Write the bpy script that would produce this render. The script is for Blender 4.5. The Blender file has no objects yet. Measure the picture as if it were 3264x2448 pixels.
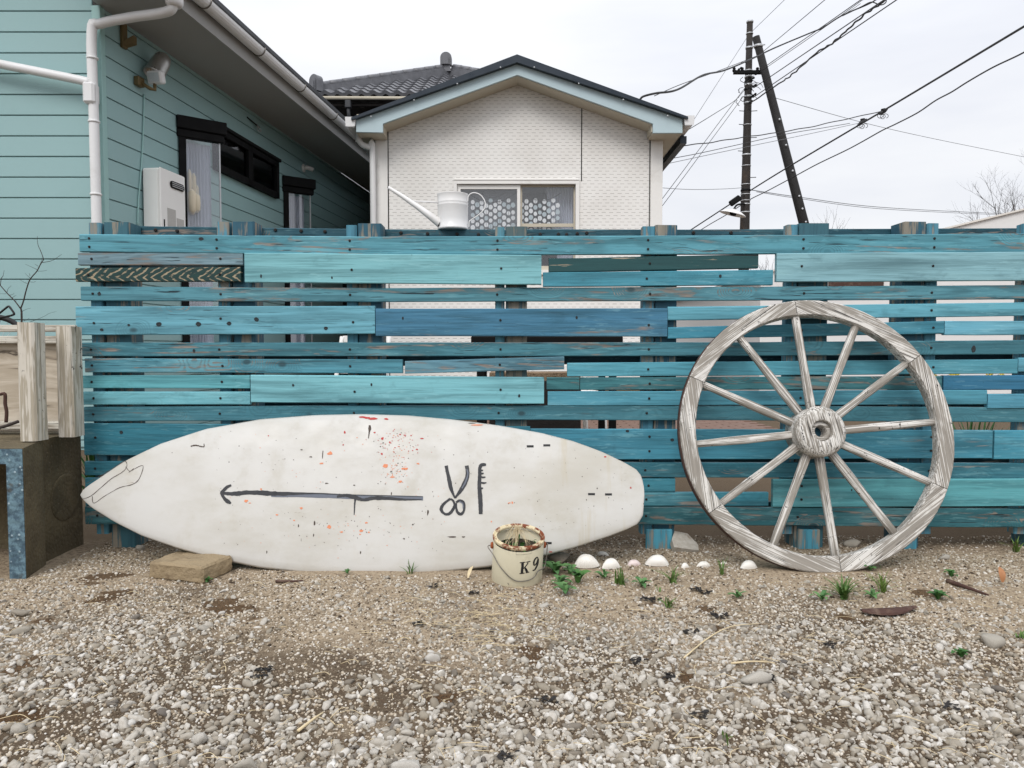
import bpy, math, random
import numpy as np
from mathutils import Vector, Matrix, noise as mnoise

random.seed(7)
rng = np.random.default_rng(11)
sc = bpy.context.scene
col = sc.collection
PI = math.pi
R = math.radians

# ------------------------------------------------------------------ camera, sky, sun, exposure
CAM_H = 0.75
PITCH = R(2.65)
FPX = 2357.0                      # focal length in pixels of the 3264 px wide photograph
cam_d = bpy.data.cameras.new('camera')
cam = bpy.data.objects.new('camera', cam_d)
col.objects.link(cam)
cam.location = (0, 0, CAM_H)
cam.rotation_euler = (R(90) - PITCH, 0, 0)
cam_d.sensor_width = 36.0
cam_d.lens = 36.0 * FPX / 3264.0
cam_d.clip_start = 0.05
cam_d.clip_end = 2000
sc.camera = cam

SUN_EL, SUN_AZ = 46.0, 196.0       # azimuth measured clockwise from +Y, sun behind the camera
world = bpy.data.worlds.new('World')
sc.world = world
world.use_nodes = True
wn, wl = world.node_tree.nodes, world.node_tree.links
wn.clear()
w_out = wn.new('ShaderNodeOutputWorld')
w_bg = wn.new('ShaderNodeBackground')
w_bg.inputs['Strength'].default_value = 0.1
w_sky = wn.new('ShaderNodeTexSky')
w_sky.sky_type = 'NISHITA'
w_sky.sun_disc = False
w_sky.sun_elevation = R(SUN_EL)
w_sky.sun_rotation = R(SUN_AZ)
w_tc = wn.new('ShaderNodeTexCoord')
w_sep = wn.new('ShaderNodeSeparateXYZ')
wl.new(w_tc.outputs['Generated'], w_sep.inputs[0])
# overcast luminance: brighter towards the zenith, as a cloud deck is
w_pow = wn.new('ShaderNodeMath'); w_pow.operation = 'MULTIPLY'
wl.new(w_sep.outputs['Z'], w_pow.inputs[0]); wl.new(w_sep.outputs['Z'], w_pow.inputs[1])
w_map = wn.new('ShaderNodeMapRange')
w_map.inputs['From Min'].default_value = 0; w_map.inputs['From Max'].default_value = 1
w_map.inputs['To Min'].default_value = 8.3; w_map.inputs['To Max'].default_value = 17.5
wl.new(w_pow.outputs[0], w_map.inputs['Value'])
w_mp = wn.new('ShaderNodeMapping'); w_mp.inputs['Scale'].default_value = (1.0, 1.0, 4.5)
wl.new(w_tc.outputs['Generated'], w_mp.inputs['Vector'])
w_noi = wn.new('ShaderNodeTexNoise'); w_noi.inputs['Scale'].default_value = 1.7
w_noi.inputs['Detail'].default_value = 5; w_noi.inputs['Roughness'].default_value = 0.5
wl.new(w_mp.outputs[0], w_noi.inputs['Vector'])
w_ramp = wn.new('ShaderNodeValToRGB')
w_ramp.color_ramp.elements[0].position = 0.33; w_ramp.color_ramp.elements[0].color = (0.83, 0.86, 0.945, 1)
w_ramp.color_ramp.elements[1].position = 0.66; w_ramp.color_ramp.elements[1].color = (1.05, 1.06, 1.085, 1)
wl.new(w_noi.outputs['Fac'], w_ramp.inputs[0])
w_mul = wn.new('ShaderNodeVectorMath'); w_mul.operation = 'SCALE'
wl.new(w_ramp.outputs[0], w_mul.inputs[0]); wl.new(w_map.outputs[0], w_mul.inputs['Scale'])
w_mix = wn.new('ShaderNodeMix'); w_mix.data_type = 'RGBA'
w_mix.inputs['Factor'].default_value = 0.95
wl.new(w_sky.outputs[0], w_mix.inputs['A']); wl.new(w_mul.outputs[0], w_mix.inputs['B'])
wl.new(w_mix.outputs['Result'], w_bg.inputs['Color'])
wl.new(w_bg.outputs[0], w_out.inputs['Surface'])

sun_d = bpy.data.lights.new('sun', 'SUN')
sun_d.energy = 1.5
sun_d.angle = R(28)
sun_d.color = (1.0, 0.97, 0.93)
sun = bpy.data.objects.new('sun', sun_d)
col.objects.link(sun)
_az = R(SUN_AZ)
_sv = Vector((math.sin(_az) * math.cos(R(SUN_EL)), math.cos(_az) * math.cos(R(SUN_EL)), math.sin(R(SUN_EL))))
sun.rotation_euler = _sv.to_track_quat('Z', 'Y').to_euler()
sun.location = _sv * 30

sc.render.engine = 'CYCLES'
sc.cycles.max_bounces = 4
sc.cycles.diffuse_bounces = 2
sc.cycles.transparent_max_bounces = 12
sc.view_settings.view_transform = 'Standard'
sc.view_settings.look = 'None'
sc.view_settings.exposure = 0.12
sc.view_settings.gamma = 1.0
sc.view_settings.use_curve_mapping = False

# ------------------------------------------------------------------ photograph pixel -> point in the place
_F = Vector((0, math.cos(PITCH), -math.sin(PITCH)))
_U = Vector((0, math.sin(PITCH), math.cos(PITCH)))
_C = Vector((0, 0, CAM_H))
def ray(px, py):
    return Vector((1, 0, 0)) * ((px - 1632) / FPX) + _U * ((1224 - py) / FPX) + _F
def at(px, py, Y):
    d = ray(px, py); return _C + d * (Y / d.y)
def gp(px, py, z=0.0):
    d = ray(px, py); return _C + d * ((z - CAM_H) / d.z)
def onp(px, py, p0, n):
    d = ray(px, py); return _C + d * ((Vector(p0) - _C).dot(n) / d.dot(n))

# ------------------------------------------------------------------ node helpers
def lin(c):
    f = lambda v: v / 12.92 if v <= 0.04045 else ((v + 0.055) / 1.055) ** 2.4
    return tuple(f(v / 255.0) for v in c[:3])
class N:
    """tiny node-graph builder"""
    def __init__(s, name):
        s.m = bpy.data.materials.new(name); s.m.use_nodes = True
        s.t = s.m.node_tree; s.n = s.t.nodes; s.l = s.t.links
        s.b = s.n['Principled BSDF']; s.out = s.n['Material Output']
        s._obj = None
    def link(s, v, sock):
        if v is None: return
        if isinstance(v, bpy.types.NodeSocket): s.l.new(v, sock)
        elif isinstance(v, (tuple, list)):
            if len(v) == 3 and len(sock.default_value) == 4: v = tuple(v) + (1,)
            sock.default_value = v
        else: sock.default_value = v
    def set(s, **k):
        names = {'base': 'Base Color', 'rough': 'Roughness', 'metal': 'Metallic', 'normal': 'Normal', 'spec': 'Specular IOR Level', 'alpha': 'Alpha'}
        for a, v in k.items(): s.link(v, s.b.inputs[names[a]])
        return s.m
    def coord(s, kind='Object'):
        return s.n.new('ShaderNodeTexCoord').outputs[kind]
    def info(s, which):
        if not s._obj: s._obj = s.n.new('ShaderNodeObjectInfo')
        return s._obj.outputs[which]
    def island(s):
        return s.n.new('ShaderNodeNewGeometry').outputs['Random Per Island']
    def mapping(s, v, scale=(1, 1, 1), loc=(0, 0, 0), rot=(0, 0, 0)):
        n = s.n.new('ShaderNodeMapping'); s.link(v, n.inputs['Vector'])
        s.link(scale, n.inputs['Scale']); s.link(loc, n.inputs['Location']); s.link(rot, n.inputs['Rotation'])
        return n.outputs[0]
    def noise(s, v, scale=5, detail=3, rough=0.5, dist=0.0, out='Fac'):
        n = s.n.new('ShaderNodeTexNoise'); s.link(v, n.inputs['Vector'])
        n.inputs['Scale'].default_value = scale; n.inputs['Detail'].default_value = detail
        n.inputs['Roughness'].default_value = rough; n.inputs['Distortion'].default_value = dist
        return n.outputs[out]
    def voro(s, v, scale=5, feature='F1', out='Distance', rand=1.0):
        n = s.n.new('ShaderNodeTexVoronoi'); s.link(v, n.inputs['Vector']); n.feature = feature
        n.inputs['Scale'].default_value = scale; n.inputs['Randomness'].default_value = rand
        return n.outputs[out]
    def math(s, op, a, b=0.0, c=0.0, clamp=False):
        n = s.n.new('ShaderNodeMath'); n.operation = op; n.use_clamp = clamp
        s.link(a, n.inputs[0]); s.link(b, n.inputs[1]); s.link(c, n.inputs[2])
        return n.outputs[0]
    def vmath(s, op, a, b=None):
        n = s.n.new('ShaderNodeVectorMath'); n.operation = op
        s.link(a, n.inputs[0]); s.link(b, n.inputs[1])
        return n.outputs[0]
    def rng(s, v, a, b, c=0.0, d=1.0, smooth=True):
        n = s.n.new('ShaderNodeMapRange'); s.link(v, n.inputs['Value'])
        if smooth: n.interpolation_type = 'SMOOTHSTEP'
        for k, x in zip(('From Min', 'From Max', 'To Min', 'To Max'), (a, b, c, d)): s.link(x, n.inputs[k])
        return n.outputs[0]
    def mix(s, f, a, b, mode='MIX'):
        n = s.n.new('ShaderNodeMix'); n.data_type = 'RGBA'; n.blend_type = mode
        s.link(f, n.inputs['Factor']); s.link(a, n.inputs['A']); s.link(b, n.inputs['B'])
        return n.outputs['Result']
    def ramp(s, v, *stops):
        n = s.n.new('ShaderNodeValToRGB'); s.link(v, n.inputs[0]); cr = n.color_ramp
        while len(cr.elements) < len(stops): cr.elements.new(0.5)
        for e, (p, c) in zip(cr.elements, stops): e.position = p; e.color = tuple(c) + (1,)
        return n.outputs[0]
    def sep(s, v):
        n = s.n.new('ShaderNodeSeparateXYZ'); s.link(v, n.inputs[0]); return n.outputs
    def comb(s, x, y, z):
        n = s.n.new('ShaderNodeCombineXYZ'); s.link(x, n.inputs[0]); s.link(y, n.inputs[1]); s.link(z, n.inputs[2]); return n.outputs[0]
    def bump(s, h, strength=0.3, dist=0.01):
        n = s.n.new('ShaderNodeBump'); s.link(h, n.inputs['Height'])
        n.inputs['Strength'].default_value = strength; n.inputs['Distance'].default_value = dist
        return n.outputs[0]
    def rcoord(s, k=40.0):
        """object coordinates shifted by a random amount for each object"""
        r = s.info('Random')
        off = s.comb(s.math('MULTIPLY', r, k), s.math('MULTIPLY', r, k * 1.7), s.math('MULTIPLY', r, k * 2.3))
        return s.vmath('ADD', s.coord('Object'), off)

M = {}
def simple(name, c, rough=0.6, metal=0.0, var=0.12, scale=9.0, bump=0.0, bscale=60.0, dirt=None, dirt_amt=0.4, spec=0.5):
    g = N(name); v = g.rcoord()
    n = g.noise(v, scale, 5, 0.6)
    base = g.mix(n, tuple(x * (1 - var) for x in c), tuple(min(1, x * (1 + var)) for x in c))
    if dirt:
        d = g.rng(g.noise(v, scale * 0.45, 6, 0.65, 0.6), 0.52, 0.72, 0, dirt_amt)
        base = g.mix(d, base, dirt)
    g.set(base=base, rough=g.rng(n, 0.2, 0.8, max(0.05, rough - 0.1), min(1, rough + 0.1)), metal=metal, spec=spec)
    if bump: g.set(normal=g.bump(g.noise(v, bscale, 4, 0.6), bump, 0.01))
    M[name] = g.m
    return g.m

def wood_paint(name, chip_dark=False, cathedral=False):
    """painted plank: colour from the object, wear from its alpha; grain runs along local X"""
    g = N(name); v = g.rcoord(30.0)
    colr = g.info('Color'); wear = g.info('Alpha')
    fine = g.noise(g.mapping(v, (4.0, 120, 120)), 1.0, 3, 0.65)
    streak = g.noise(g.mapping(v, (1.2, 16, 22)), 1.0, 4, 0.6, 0.3)
    blotch = g.noise(g.mapping(v, (2.2, 6, 9)), 1.0, 4, 0.55)
    # knots
    kv = g.mapping(v, (5.5, 0.0, 9.0))
    kd = g.voro(kv, 1.0); kc = g.voro(kv, 1.0, out='Color')
    pick = g.rng(g.sep(kc)[0], 0.55, 0.6)
    knot = g.math('MULTIPLY', g.rng(kd, 0.05, 0.12, 1, 0), pick)
    halo = g.math('MULTIPLY', g.rng(kd, 0.05, 0.45, 1, 0), pick)
    # growth rings bent round the knots
    fld = g.math('ADD', g.noise(g.mapping(v, (0.7, 4.0, 9.0)), 1.0, 2, 0.4), g.math('MULTIPLY', halo, 0.5))
    rings = g.math('SINE', g.math('MULTIPLY', fld, 75.0 if not cathedral else 60.0))
    ring01 = g.rng(rings, -0.2, 0.95)
    sx = g.sep(colr)
    dark = g.mix(0.62, colr, (0.010, 0.048, 0.062))
    lite = g.mix(0.34, colr, (0.40, 0.68, 0.70))
    base = g.mix(g.rng(streak, 0.40, 0.74), colr, dark)
    base = g.mix(g.math('MULTIPLY', g.rng(blotch, 0.52, 0.74), 0.6), base, lite)
    base = g.mix(g.math('MULTIPLY', ring01, g.math('MULTIPLY', wear, 0.5)), base, dark)
    base = g.mix(g.math('MULTIPLY', g.rng(fine, 0.5, 0.66), 0.5), base, dark)
    base = g.mix(g.math('MULTIPLY', g.rng(g.noise(g.mapping(v, (16, 60, 110)), 1.0, 3, .6), 0.56, 0.66), g.rng(blotch, .4, .6, .1, .5)), base, lite)
    smud = g.math('MULTIPLY', g.rng(g.noise(g.mapping(v, (9, 9, 13)), 1.0, 4, .65), .58, .74), .42)
    base = g.mix(smud, base, dark)
    # worn wood
    wm = g.math('ADD', g.math('MULTIPLY', streak, 0.55), g.math('MULTIPLY', blotch, 0.55))
    wm = g.math('ADD', wm, g.math('MULTIPLY', ring01, 0.10))
    wm = g.math('ADD', wm, g.math('MULTIPLY', wear, 0.13))
    wmask = g.rng(wm, 0.765, 0.82)
    bare = g.ramp(fine, (0.3, lin((92, 78, 68))), (0.55, lin((150, 132, 118))), (0.8, lin((176, 168, 160))))
    base = g.mix(g.math('MULTIPLY', wmask, g.rng(g.noise(g.mapping(v, (12, 60, 90)), 1.0, 3, .6), .42, .6, .05, .75)), base, bare)
    # checks (splits) along the grain
    crack = g.noise(g.mapping(v, (6.5, 120, 170)), 1.0, 2, 0.6, 0.2)
    cm = g.math('MULTIPLY', g.rng(crack, 0.645, 0.68), g.rng(wear, 0.3, 1.1, 0.05, 0.9))
    base = g.mix(cm, base, (0.008, 0.014, 0.018))
    base = g.mix(g.math('MULTIPLY', knot, 0.85), base, (0.02, 0.028, 0.032))
    base = g.mix(g.math('MULTIPLY', halo, 0.28), base, dark)
    # small drips, nicks and scuffs
    nick = g.rng(g.voro(g.mapping(v, (26, 26, 40)), 1.0), 0.0, 0.075, 1, 0)
    nsel = g.rng(g.noise(v, 6.0, 2), 0.55, 0.62)
    base = g.mix(g.math('MULTIPLY', nick, nsel), base, (0.012, 0.04, 0.055))
    h = g.math('SUBTRACT', g.math('MULTIPLY', fine, 0.6), g.math('MULTIPLY', cm, 1.2))
    g.set(base=base, rough=g.rng(fine, 0.3, 0.7, 0.45, 0.75), normal=g.bump(h, 0.45, 0.004), spec=0.35)
    M[name] = g.m
wood_paint('plank_paint')

def m_zigzag():
    g = N('flaked_green_paint'); v = g.coord('Object'); s_ = g.sep(v)
    # paint flaked off along the pointed growth rings
    az = g.math('ABSOLUTE', g.math('ADD', s_[2], g.math('MULTIPLY', g.noise(g.mapping(v, (9, 1, 9)), 1, 2), 0.02)))
    wob = g.noise(g.mapping(v, (14, 14, 30)), 1.0, 4, 0.6)
    ph = g.math('ADD', g.math('MULTIPLY', s_[0], 190.0), g.math('MULTIPLY', az, -300.0))
    ph = g.math('ADD', ph, g.math('MULTIPLY', wob, 11.0))
    w = g.rng(g.math('SINE', ph), 0.45, 0.8)
    pit = g.noise(g.mapping(v, (40, 40, 90)), 1.0, 4)
    w = g.math('MULTIPLY', w, g.rng(pit, 0.36, 0.5))
    base = g.mix(w, g.mix(pit, (0.004, 0.022, 0.024), (0.012, 0.06, 0.052)), g.mix(pit, lin((120, 104, 84)), lin((182, 168, 140))))
    g.set(base=base, rough=0.7, normal=g.bump(g.math('SUBTRACT', g.math('MULTIPLY', pit, .5), w), 0.4, 0.003))
    M['flaked_green_paint'] = g.m
m_zigzag()
def m_chipped():
    g = N('chipped_dark_green_paint'); v = g.rcoord()
    f = g.noise(g.mapping(v, (5, 70, 80)), 1.0, 5, 0.65); b = g.noise(g.mapping(v, (3, 10, 16)), 1.0, 4, 0.6)
    w = g.rng(g.math('ADD', g.math('MULTIPLY', f, .6), g.math('MULTIPLY', b, .5)), 0.62, 0.66)
    base = g.mix(f, (0.004, 0.035, 0.04), (0.015, 0.10, 0.105))
    base = g.mix(g.math('MULTIPLY', w, .85), base, g.mix(f, lin((120, 110, 92)), lin((196, 182, 158))))
    c = g.rng(g.noise(g.mapping(v, (1.2, 26, 34)), 1.0, 3), 0.62, 0.64)
    base = g.mix(c, base, (0.004, 0.008, 0.009))
    g.set(base=base, rough=0.65, normal=g.bump(g.math('SUBTRACT', g.math('MULTIPLY', f, .4), g.math('ADD', w, c)), 0.5, 0.004))
    M['chipped_dark_green_paint'] = g.m
m_chipped()
def m_endgrain():
    g = N('post_paint'); v = g.rcoord(); colr = g.info('Color')
    f = g.noise(g.mapping(v, (80, 80, 4)), 1.0, 5, 0.6); b = g.noise(g.mapping(v, (14, 14, 5)), 1.0, 4)
    w = g.math('MULTIPLY', g.rng(g.math('ADD', g.math('MULTIPLY', f, .5), g.math('MULTIPLY', b, .6)), 0.55, 0.63), 0.8)
    dark = g.mix(.55, colr, (0.012, 0.06, 0.09))
    base = g.mix(g.rng(f, .4, .7), colr, dark)
    base = g.mix(w, base, g.mix(f, lin((95, 84, 72)), lin((178, 166, 146))))
    g.set(base=base, rough=0.7, normal=g.bump(g.math('SUBTRACT', g.math('MULTIPLY', f, .6), w), 0.45, 0.004))
    M['post_paint'] = g.m
m_endgrain()
def m_whitewash(name, dark, mid, white, axis='x', amt=0.5):
    """grey weathered timber with white paint left in streaks along the grain"""
    g = N(name); v = g.rcoord(25)
    sc_ = {'x': (1, 1, 1), 'z': (1, 1, 1)}
    L = (3.0, 300, 300) if axis == 'x' else (120, 120, 4.5)
    L2 = (9.0, 420, 420) if axis == 'x' else (260, 260, 8.0)
    L3 = (7.0, 16, 16) if axis == 'x' else (16, 16, 6.0)
    a = g.noise(g.mapping(v, L), 1.0, 3, 0.65); f = g.noise(g.mapping(v, L2), 1.0, 2, 0.6)
    b = g.noise(g.mapping(v, L3), 1.0, 3, 0.6)
    base = g.mix(f, tuple(x * .72 for x in mid), tuple(x * 1.2 for x in mid))
    w = g.rng(g.math('ADD', g.math('MULTIPLY', a, .7), g.math('MULTIPLY', b, .45)), 0.66 - 0.18 * amt, 0.72 - 0.18 * amt)
    base = g.mix(g.math('MULTIPLY', w, .85), base, white)
    c = g.rng(g.noise(g.mapping(v, L), .7, 2, 0.55), 0.60, 0.64)
    c2 = g.math('MULTIPLY', c, g.rng(b, 0.40, 0.55))
    base = g.mix(g.math('MULTIPLY', c2, .9), base, dark)
    spot = g.math('MULTIPLY', g.rng(g.noise(v, 60, 4, .75), .60, .66), g.rng(b, .46, .58))
    base = g.mix(spot, base, dark)
    h = g.math('SUBTRACT', g.math('MULTIPLY', a, .8), c)
    g.set(base=base, rough=0.8, normal=g.bump(h, 0.6, 0.004), spec=0.2)
    M[name] = g.m
m_whitewash('wheel_wood', lin((30, 28, 26)), lin((152, 146, 137)), lin((226, 223, 217)), 'x', 0.55)
m_whitewash('post_whitewash', lin((52, 46, 40)), lin((172, 163, 146)), lin((212, 206, 194)), 'z', 0.7)
m_whitewash('rail_whitewash', lin((48, 44, 40)), lin((160, 150, 136)), lin((222, 218, 206)), 'x', 0.7)

def m_surf():
    g = N('board_gelcoat'); v = g.coord('Object'); s_ = g.sep(v)
    n = g.noise(g.mapping(v, (2.2, 2.2, 5)), 1.0, 6, 0.62); n2 = g.noise(v, 9.0, 6, 0.7)
    base = g.mix(g.rng(n, .38, .7), lin((199, 197, 192)), lin((184, 180, 170)))
    base = g.mix(g.math('MULTIPLY', g.rng(n2, .5, .72), .3), base, lin((170, 162, 142)))
    base = g.mix(g.math('MULTIPLY', g.rng(g.noise(v, 2.6, 6, .7, .8), .5, .75), .14), base, lin((186, 176, 156)))
    # scratched grime and rusty runs
    scr = g.rng(g.noise(g.mapping(v, (7, 7, 60)), 1.0, 5, .7, .4), .66, .72)
    scr = g.math('MULTIPLY', scr, g.rng(n2, .5, .62))
    base = g.mix(g.math('MULTIPLY', scr, .75), base, lin((128, 112, 92)))
    speck = g.math('MULTIPLY', g.rng(g.voro(v, 34.0), 0.05, 0.085, 1, 0), g.rng(g.noise(v, 5.5, 3), .56, .6))
    base = g.mix(speck, base, lin((70, 58, 48)))
    run = g.math('MULTIPLY', g.rng(g.noise(g.mapping(v, (26, 4, 2)), 1.0, 4, .6), .56, .75), g.rng(s_[0], .55, .8))
    base = g.mix(g.math('MULTIPLY', run, .45), base, lin((176, 160, 120)))
    g.set(base=base, rough=g.rng(n2, .3, .7, .32, .55), normal=g.bump(g.math('ADD', n2, g.math('MULTIPLY', speck, -1.0)), .12, .004), spec=0.4)
    M['board_gelcoat'] = g.m
m_surf()

def m_stone():
    g = N('gravel_stone'); v = g.coord('Object'); r = g.island()
    c = g.ramp(r, (0.0, lin((98, 94, 90))), (0.07, lin((132, 124, 112))), (0.2, lin((146, 138, 124))), (0.5, lin((170, 164, 153))), (0.85, lin((192, 187, 178))), (1.0, lin((214, 211, 205))))
    n = g.noise(v, 120, 4, .65)
    c = g.mix(g.rng(n, .3, .7), g.mix(.35, c, lin((120, 106, 88))), c)
    g.set(base=c, rough=0.85, normal=g.bump(n, .35, .002), spec=.2)
    M['gravel_stone'] = g.m
    g = N('grit_stone'); v = g.coord('Object'); r = g.island()
    c = g.ramp(r, (0.0, lin((66, 56, 46))), (0.2, lin((128, 114, 96))), (0.45, lin((168, 154, 134))), (0.75, lin((190, 180, 164))), (1.0, lin((208, 202, 192))))
    g.set(base=c, rough=0.9, spec=.15); M['grit_stone'] = g.m
    g = N('pebble_stone'); v = g.rcoord(); r = g.info('Random')
    c = g.ramp(r, (0.0, lin((86, 86, 88))), (0.05, lin((150, 142, 130))), (0.25, lin((160, 154, 142))), (0.7, lin((186, 181, 171))), (1.0, lin((208, 204, 197))))
    n = g.noise(v, 60, 5, .7); n2 = g.noise(v, 24, 4, .6)
    c = g.mix(g.rng(n, .35, .7), g.mix(.3, c, lin((112, 98, 80))), c)
    c = g.mix(g.rng(n2, .58, .72, 0, .5), c, lin((128, 112, 92)))
    g.set(base=c, rough=0.88, normal=g.bump(g.math('ADD', n, n2), .5, .003), spec=.2)
    M['pebble_stone'] = g.m
m_stone()
def m_soil():
    g = N('sandy_soil'); v = g.coord('Object')
    a = g.noise(v, 1.6, 5, .6); b = g.noise(v, 60, 6, .7); c_ = g.voro(v, 130.0)
    c = g.mix(g.rng(a, .38, .62), lin((150, 128, 104)), lin((112, 94, 76)))
    c = g.mix(g.rng(b, .45, .7), c, lin((84, 68, 54)))
    c = g.mix(g.rng(c_, .1, .35, .55, 0), c, lin((184, 172, 152)))
    moss = g.rng(g.noise(v, 3.6, 5, .65), .60, .68, 0, .85)
    c = g.mix(moss, c, g.mix(b, lin((40, 30, 22)), lin((84, 64, 44))))
    g.set(base=c, rough=.95, normal=g.bump(g.math('ADD', b, g.math('MULTIPLY', c_, -.6)), .7, .006), spec=.1)
    M['sandy_soil'] = g.m
m_soil()
def m_siding_white():
    g = N('white_dash_siding'); v = g.coord('Object'); s_ = g.sep(v)
    # embossed siding: short dashes at every course, staggered (too fine to build singly)
    ch, cw = 0.0345, 0.082
    row = g.math('FLOOR', g.math('DIVIDE', s_[2], ch))
    rz = g.math('FRACT', g.math('DIVIDE', s_[2], ch))
    jit = g.math('FRACT', g.math('MULTIPLY', g.math('SINE', g.math('MULTIPLY', row, 12.9898)), 43.758))
    ux = g.math('ADD', g.math('DIVIDE', s_[0], cw), g.math('ADD', g.math('MULTIPLY', row, 0.5), g.math('MULTIPLY', jit, 0.22)))
    fx = g.math('FRACT', ux)
    line = g.rng(g.math('ABSOLUTE', g.math('SUBTRACT', rz, .5)), .05, .11, 1, 0)
    dash = g.rng(g.math('ABSOLUTE', g.math('SUBTRACT', fx, .5)), .24, .32, 1, 0)
    vert = g.math('MULTIPLY', g.rng(g.math('ABSOLUTE', g.math('SUBTRACT', g.math('FRACT', g.math('MULTIPLY', ux, 3.0)), .5)), .42, .48), .03)
    big = g.noise(v, 2.0, 4)
    m_ = g.math('MULTIPLY', g.math('MULTIPLY', line, dash), g.rng(big, .25, .6, .75, 1.0))
    c = g.mix(g.rng(big, .35, .7), lin((238, 236, 232)), lin((228, 225, 220)))
    c = g.mix(vert, c, lin((170, 165, 158)))
    c = g.mix(g.math('MULTIPLY', m_, .62), c, lin((120, 115, 108)))
    g.set(base=c, rough=.7, normal=g.bump(g.math('SUBTRACT', 1.0, g.math('ADD', m_, vert)), .2, .006))
    M['white_dash_siding'] = g.m
m_siding_white()
simple('mint_paint', lin((146, 179, 180)), .6, var=.05, scale=3, bump=.08, bscale=200, dirt=lin((116, 154, 152)), dirt_amt=.18)
simple('mint_trim', lin((152, 190, 187)), .5, var=.04)
simple('soffit_grey', lin((160, 160, 158)), .7, var=.05)
simple('soffit_beige', lin((196, 188, 170)), .7, var=.05)
simple('white_plastic', lin((224, 224, 224)), .4, var=.03, dirt=lin((176, 172, 164)), dirt_amt=.25)
simple('fascia_blue', lin((182, 202, 208)), .5, var=.03)
simple('white_trim', lin((234, 232, 228)), .55, var=.05, dirt=lin((170, 164, 152)), dirt_amt=.3)
simple('navy_metal', lin((36, 46, 56)), .35, var=.1, metal=.3)
simple('black_frame', lin((16, 16, 17)), .65, var=.1, spec=.15)
simple('roof_slate', lin((52, 54, 58)), .6, var=.15)
def m_tile():
    g = N('grey_roof_tile'); v = g.rcoord(); n = g.noise(v, 9, 5, .6)
    c = g.mix(n, lin((66, 67, 71)), lin((120, 121, 126)))
    g.set(base=c, rough=.42, normal=g.bump(g.noise(v, 50, 3), .1, .01), spec=.5); M['grey_roof_tile'] = g.m
m_tile()
simple('dark_timber', lin((38, 33, 30)), .8, var=.2, bump=.3)
simple('pole_timber', lin((38, 33, 30)), .8, var=.25, scale=4, bump=.4, bscale=30, dirt=lin((84, 66, 50)), dirt_amt=.4)
simple('pole_dark', lin((26, 24, 23)), .8, var=.25, scale=4, bump=.4, bscale=30)
simple('galvanised', lin((186, 188, 190)), .45, metal=.6, var=.12)
simple('black_cable', lin((20, 20, 22)), .6, var=.05)
simple('grey_cable', lin((92, 94, 98)), .6, var=.05)
simple('stainless', lin((190, 188, 184)), .3, metal=.85, var=.08)
simple('aged_brass', lin((112, 96, 62)), .55, var=.2, metal=.3)
simple('screw_dark', lin((34, 30, 28)), .6, metal=.3)
simple('heater_white', lin((234, 233, 230)), .45, var=.03)
simple('label_grey', lin((180, 178, 174)), .6, var=.15, scale=60)
simple('curtain_cloth', lin((190, 194, 206)), .9, var=.08)
simple('dark_room', (0.012, 0.013, 0.015), .8)
simple('room_grey', lin((74, 76, 80)), .9)
simple('sheer_grey', lin((128, 130, 134)), .9, var=.06)
simple('glove_cloth', lin((226, 214, 190)), .9, var=.1)
def m_glass(name, tint, trans, rough=.03):
    g = N(name); tr = g.n.new('ShaderNodeBsdfTransparent'); tr.inputs[0].default_value = tint + (1,)
    gl = g.n.new('ShaderNodeBsdfGlossy'); gl.inputs['Roughness'].default_value = rough
    mx = g.n.new('ShaderNodeMixShader')
    mx.inputs[0].default_value = trans
    g.l.new(tr.outputs[0], mx.inputs[1]); g.l.new(gl.outputs[0], mx.inputs[2]); g.l.new(mx.outputs[0], g.out.inputs['Surface'])
    M[name] = g.m
m_glass('window_glass', (.95, .96, .97), .09)
m_glass('dark_glass', (.35, .38, .42), .10)
simple('can_cream', lin((208, 201, 176)), .5, var=.06, scale=12, dirt=lin((150, 128, 92)), dirt_amt=.55, bump=.05)
def m_rust():
    g = N('rusty_rim'); v = g.rcoord(); n = g.noise(v, 26, 5, .65)
    c = g.mix(g.rng(n, .46, .56), lin((214, 200, 166)), g.mix(g.noise(v, 90, 4), lin((70, 34, 20)), lin((150, 78, 42))))
    g.set(base=c, rough=.75, normal=g.bump(n, .3, .003)); M['rusty_rim'] = g.m
m_rust()
simple('rust', lin((146, 78, 42)), .8, var=.3, scale=60, bump=.3)
simple('wire_steel', lin((120, 116, 110)), .4, metal=.8, var=.2)
simple('ink_black', lin((26, 28, 34)), .55, var=.3, scale=40)
simple('marker_grey', lin((92, 98, 110)), .55, var=.4, scale=30)
simple('chip_orange', lin((214, 132, 92)), .6, var=.2, scale=60)
simple('chip_red', lin((176, 52, 46)), .6, var=.25, scale=60)
simple('chip_dark', lin((70, 58, 50)), .7, var=.3, scale=60)
simple('slot_black', lin((14, 14, 15)), .6)
simple('stone_brick', lin((150, 132, 104)), .9, var=.2, scale=16, bump=.6, bscale=90, dirt=lin((96, 78, 56)), dirt_amt=.6)
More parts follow.
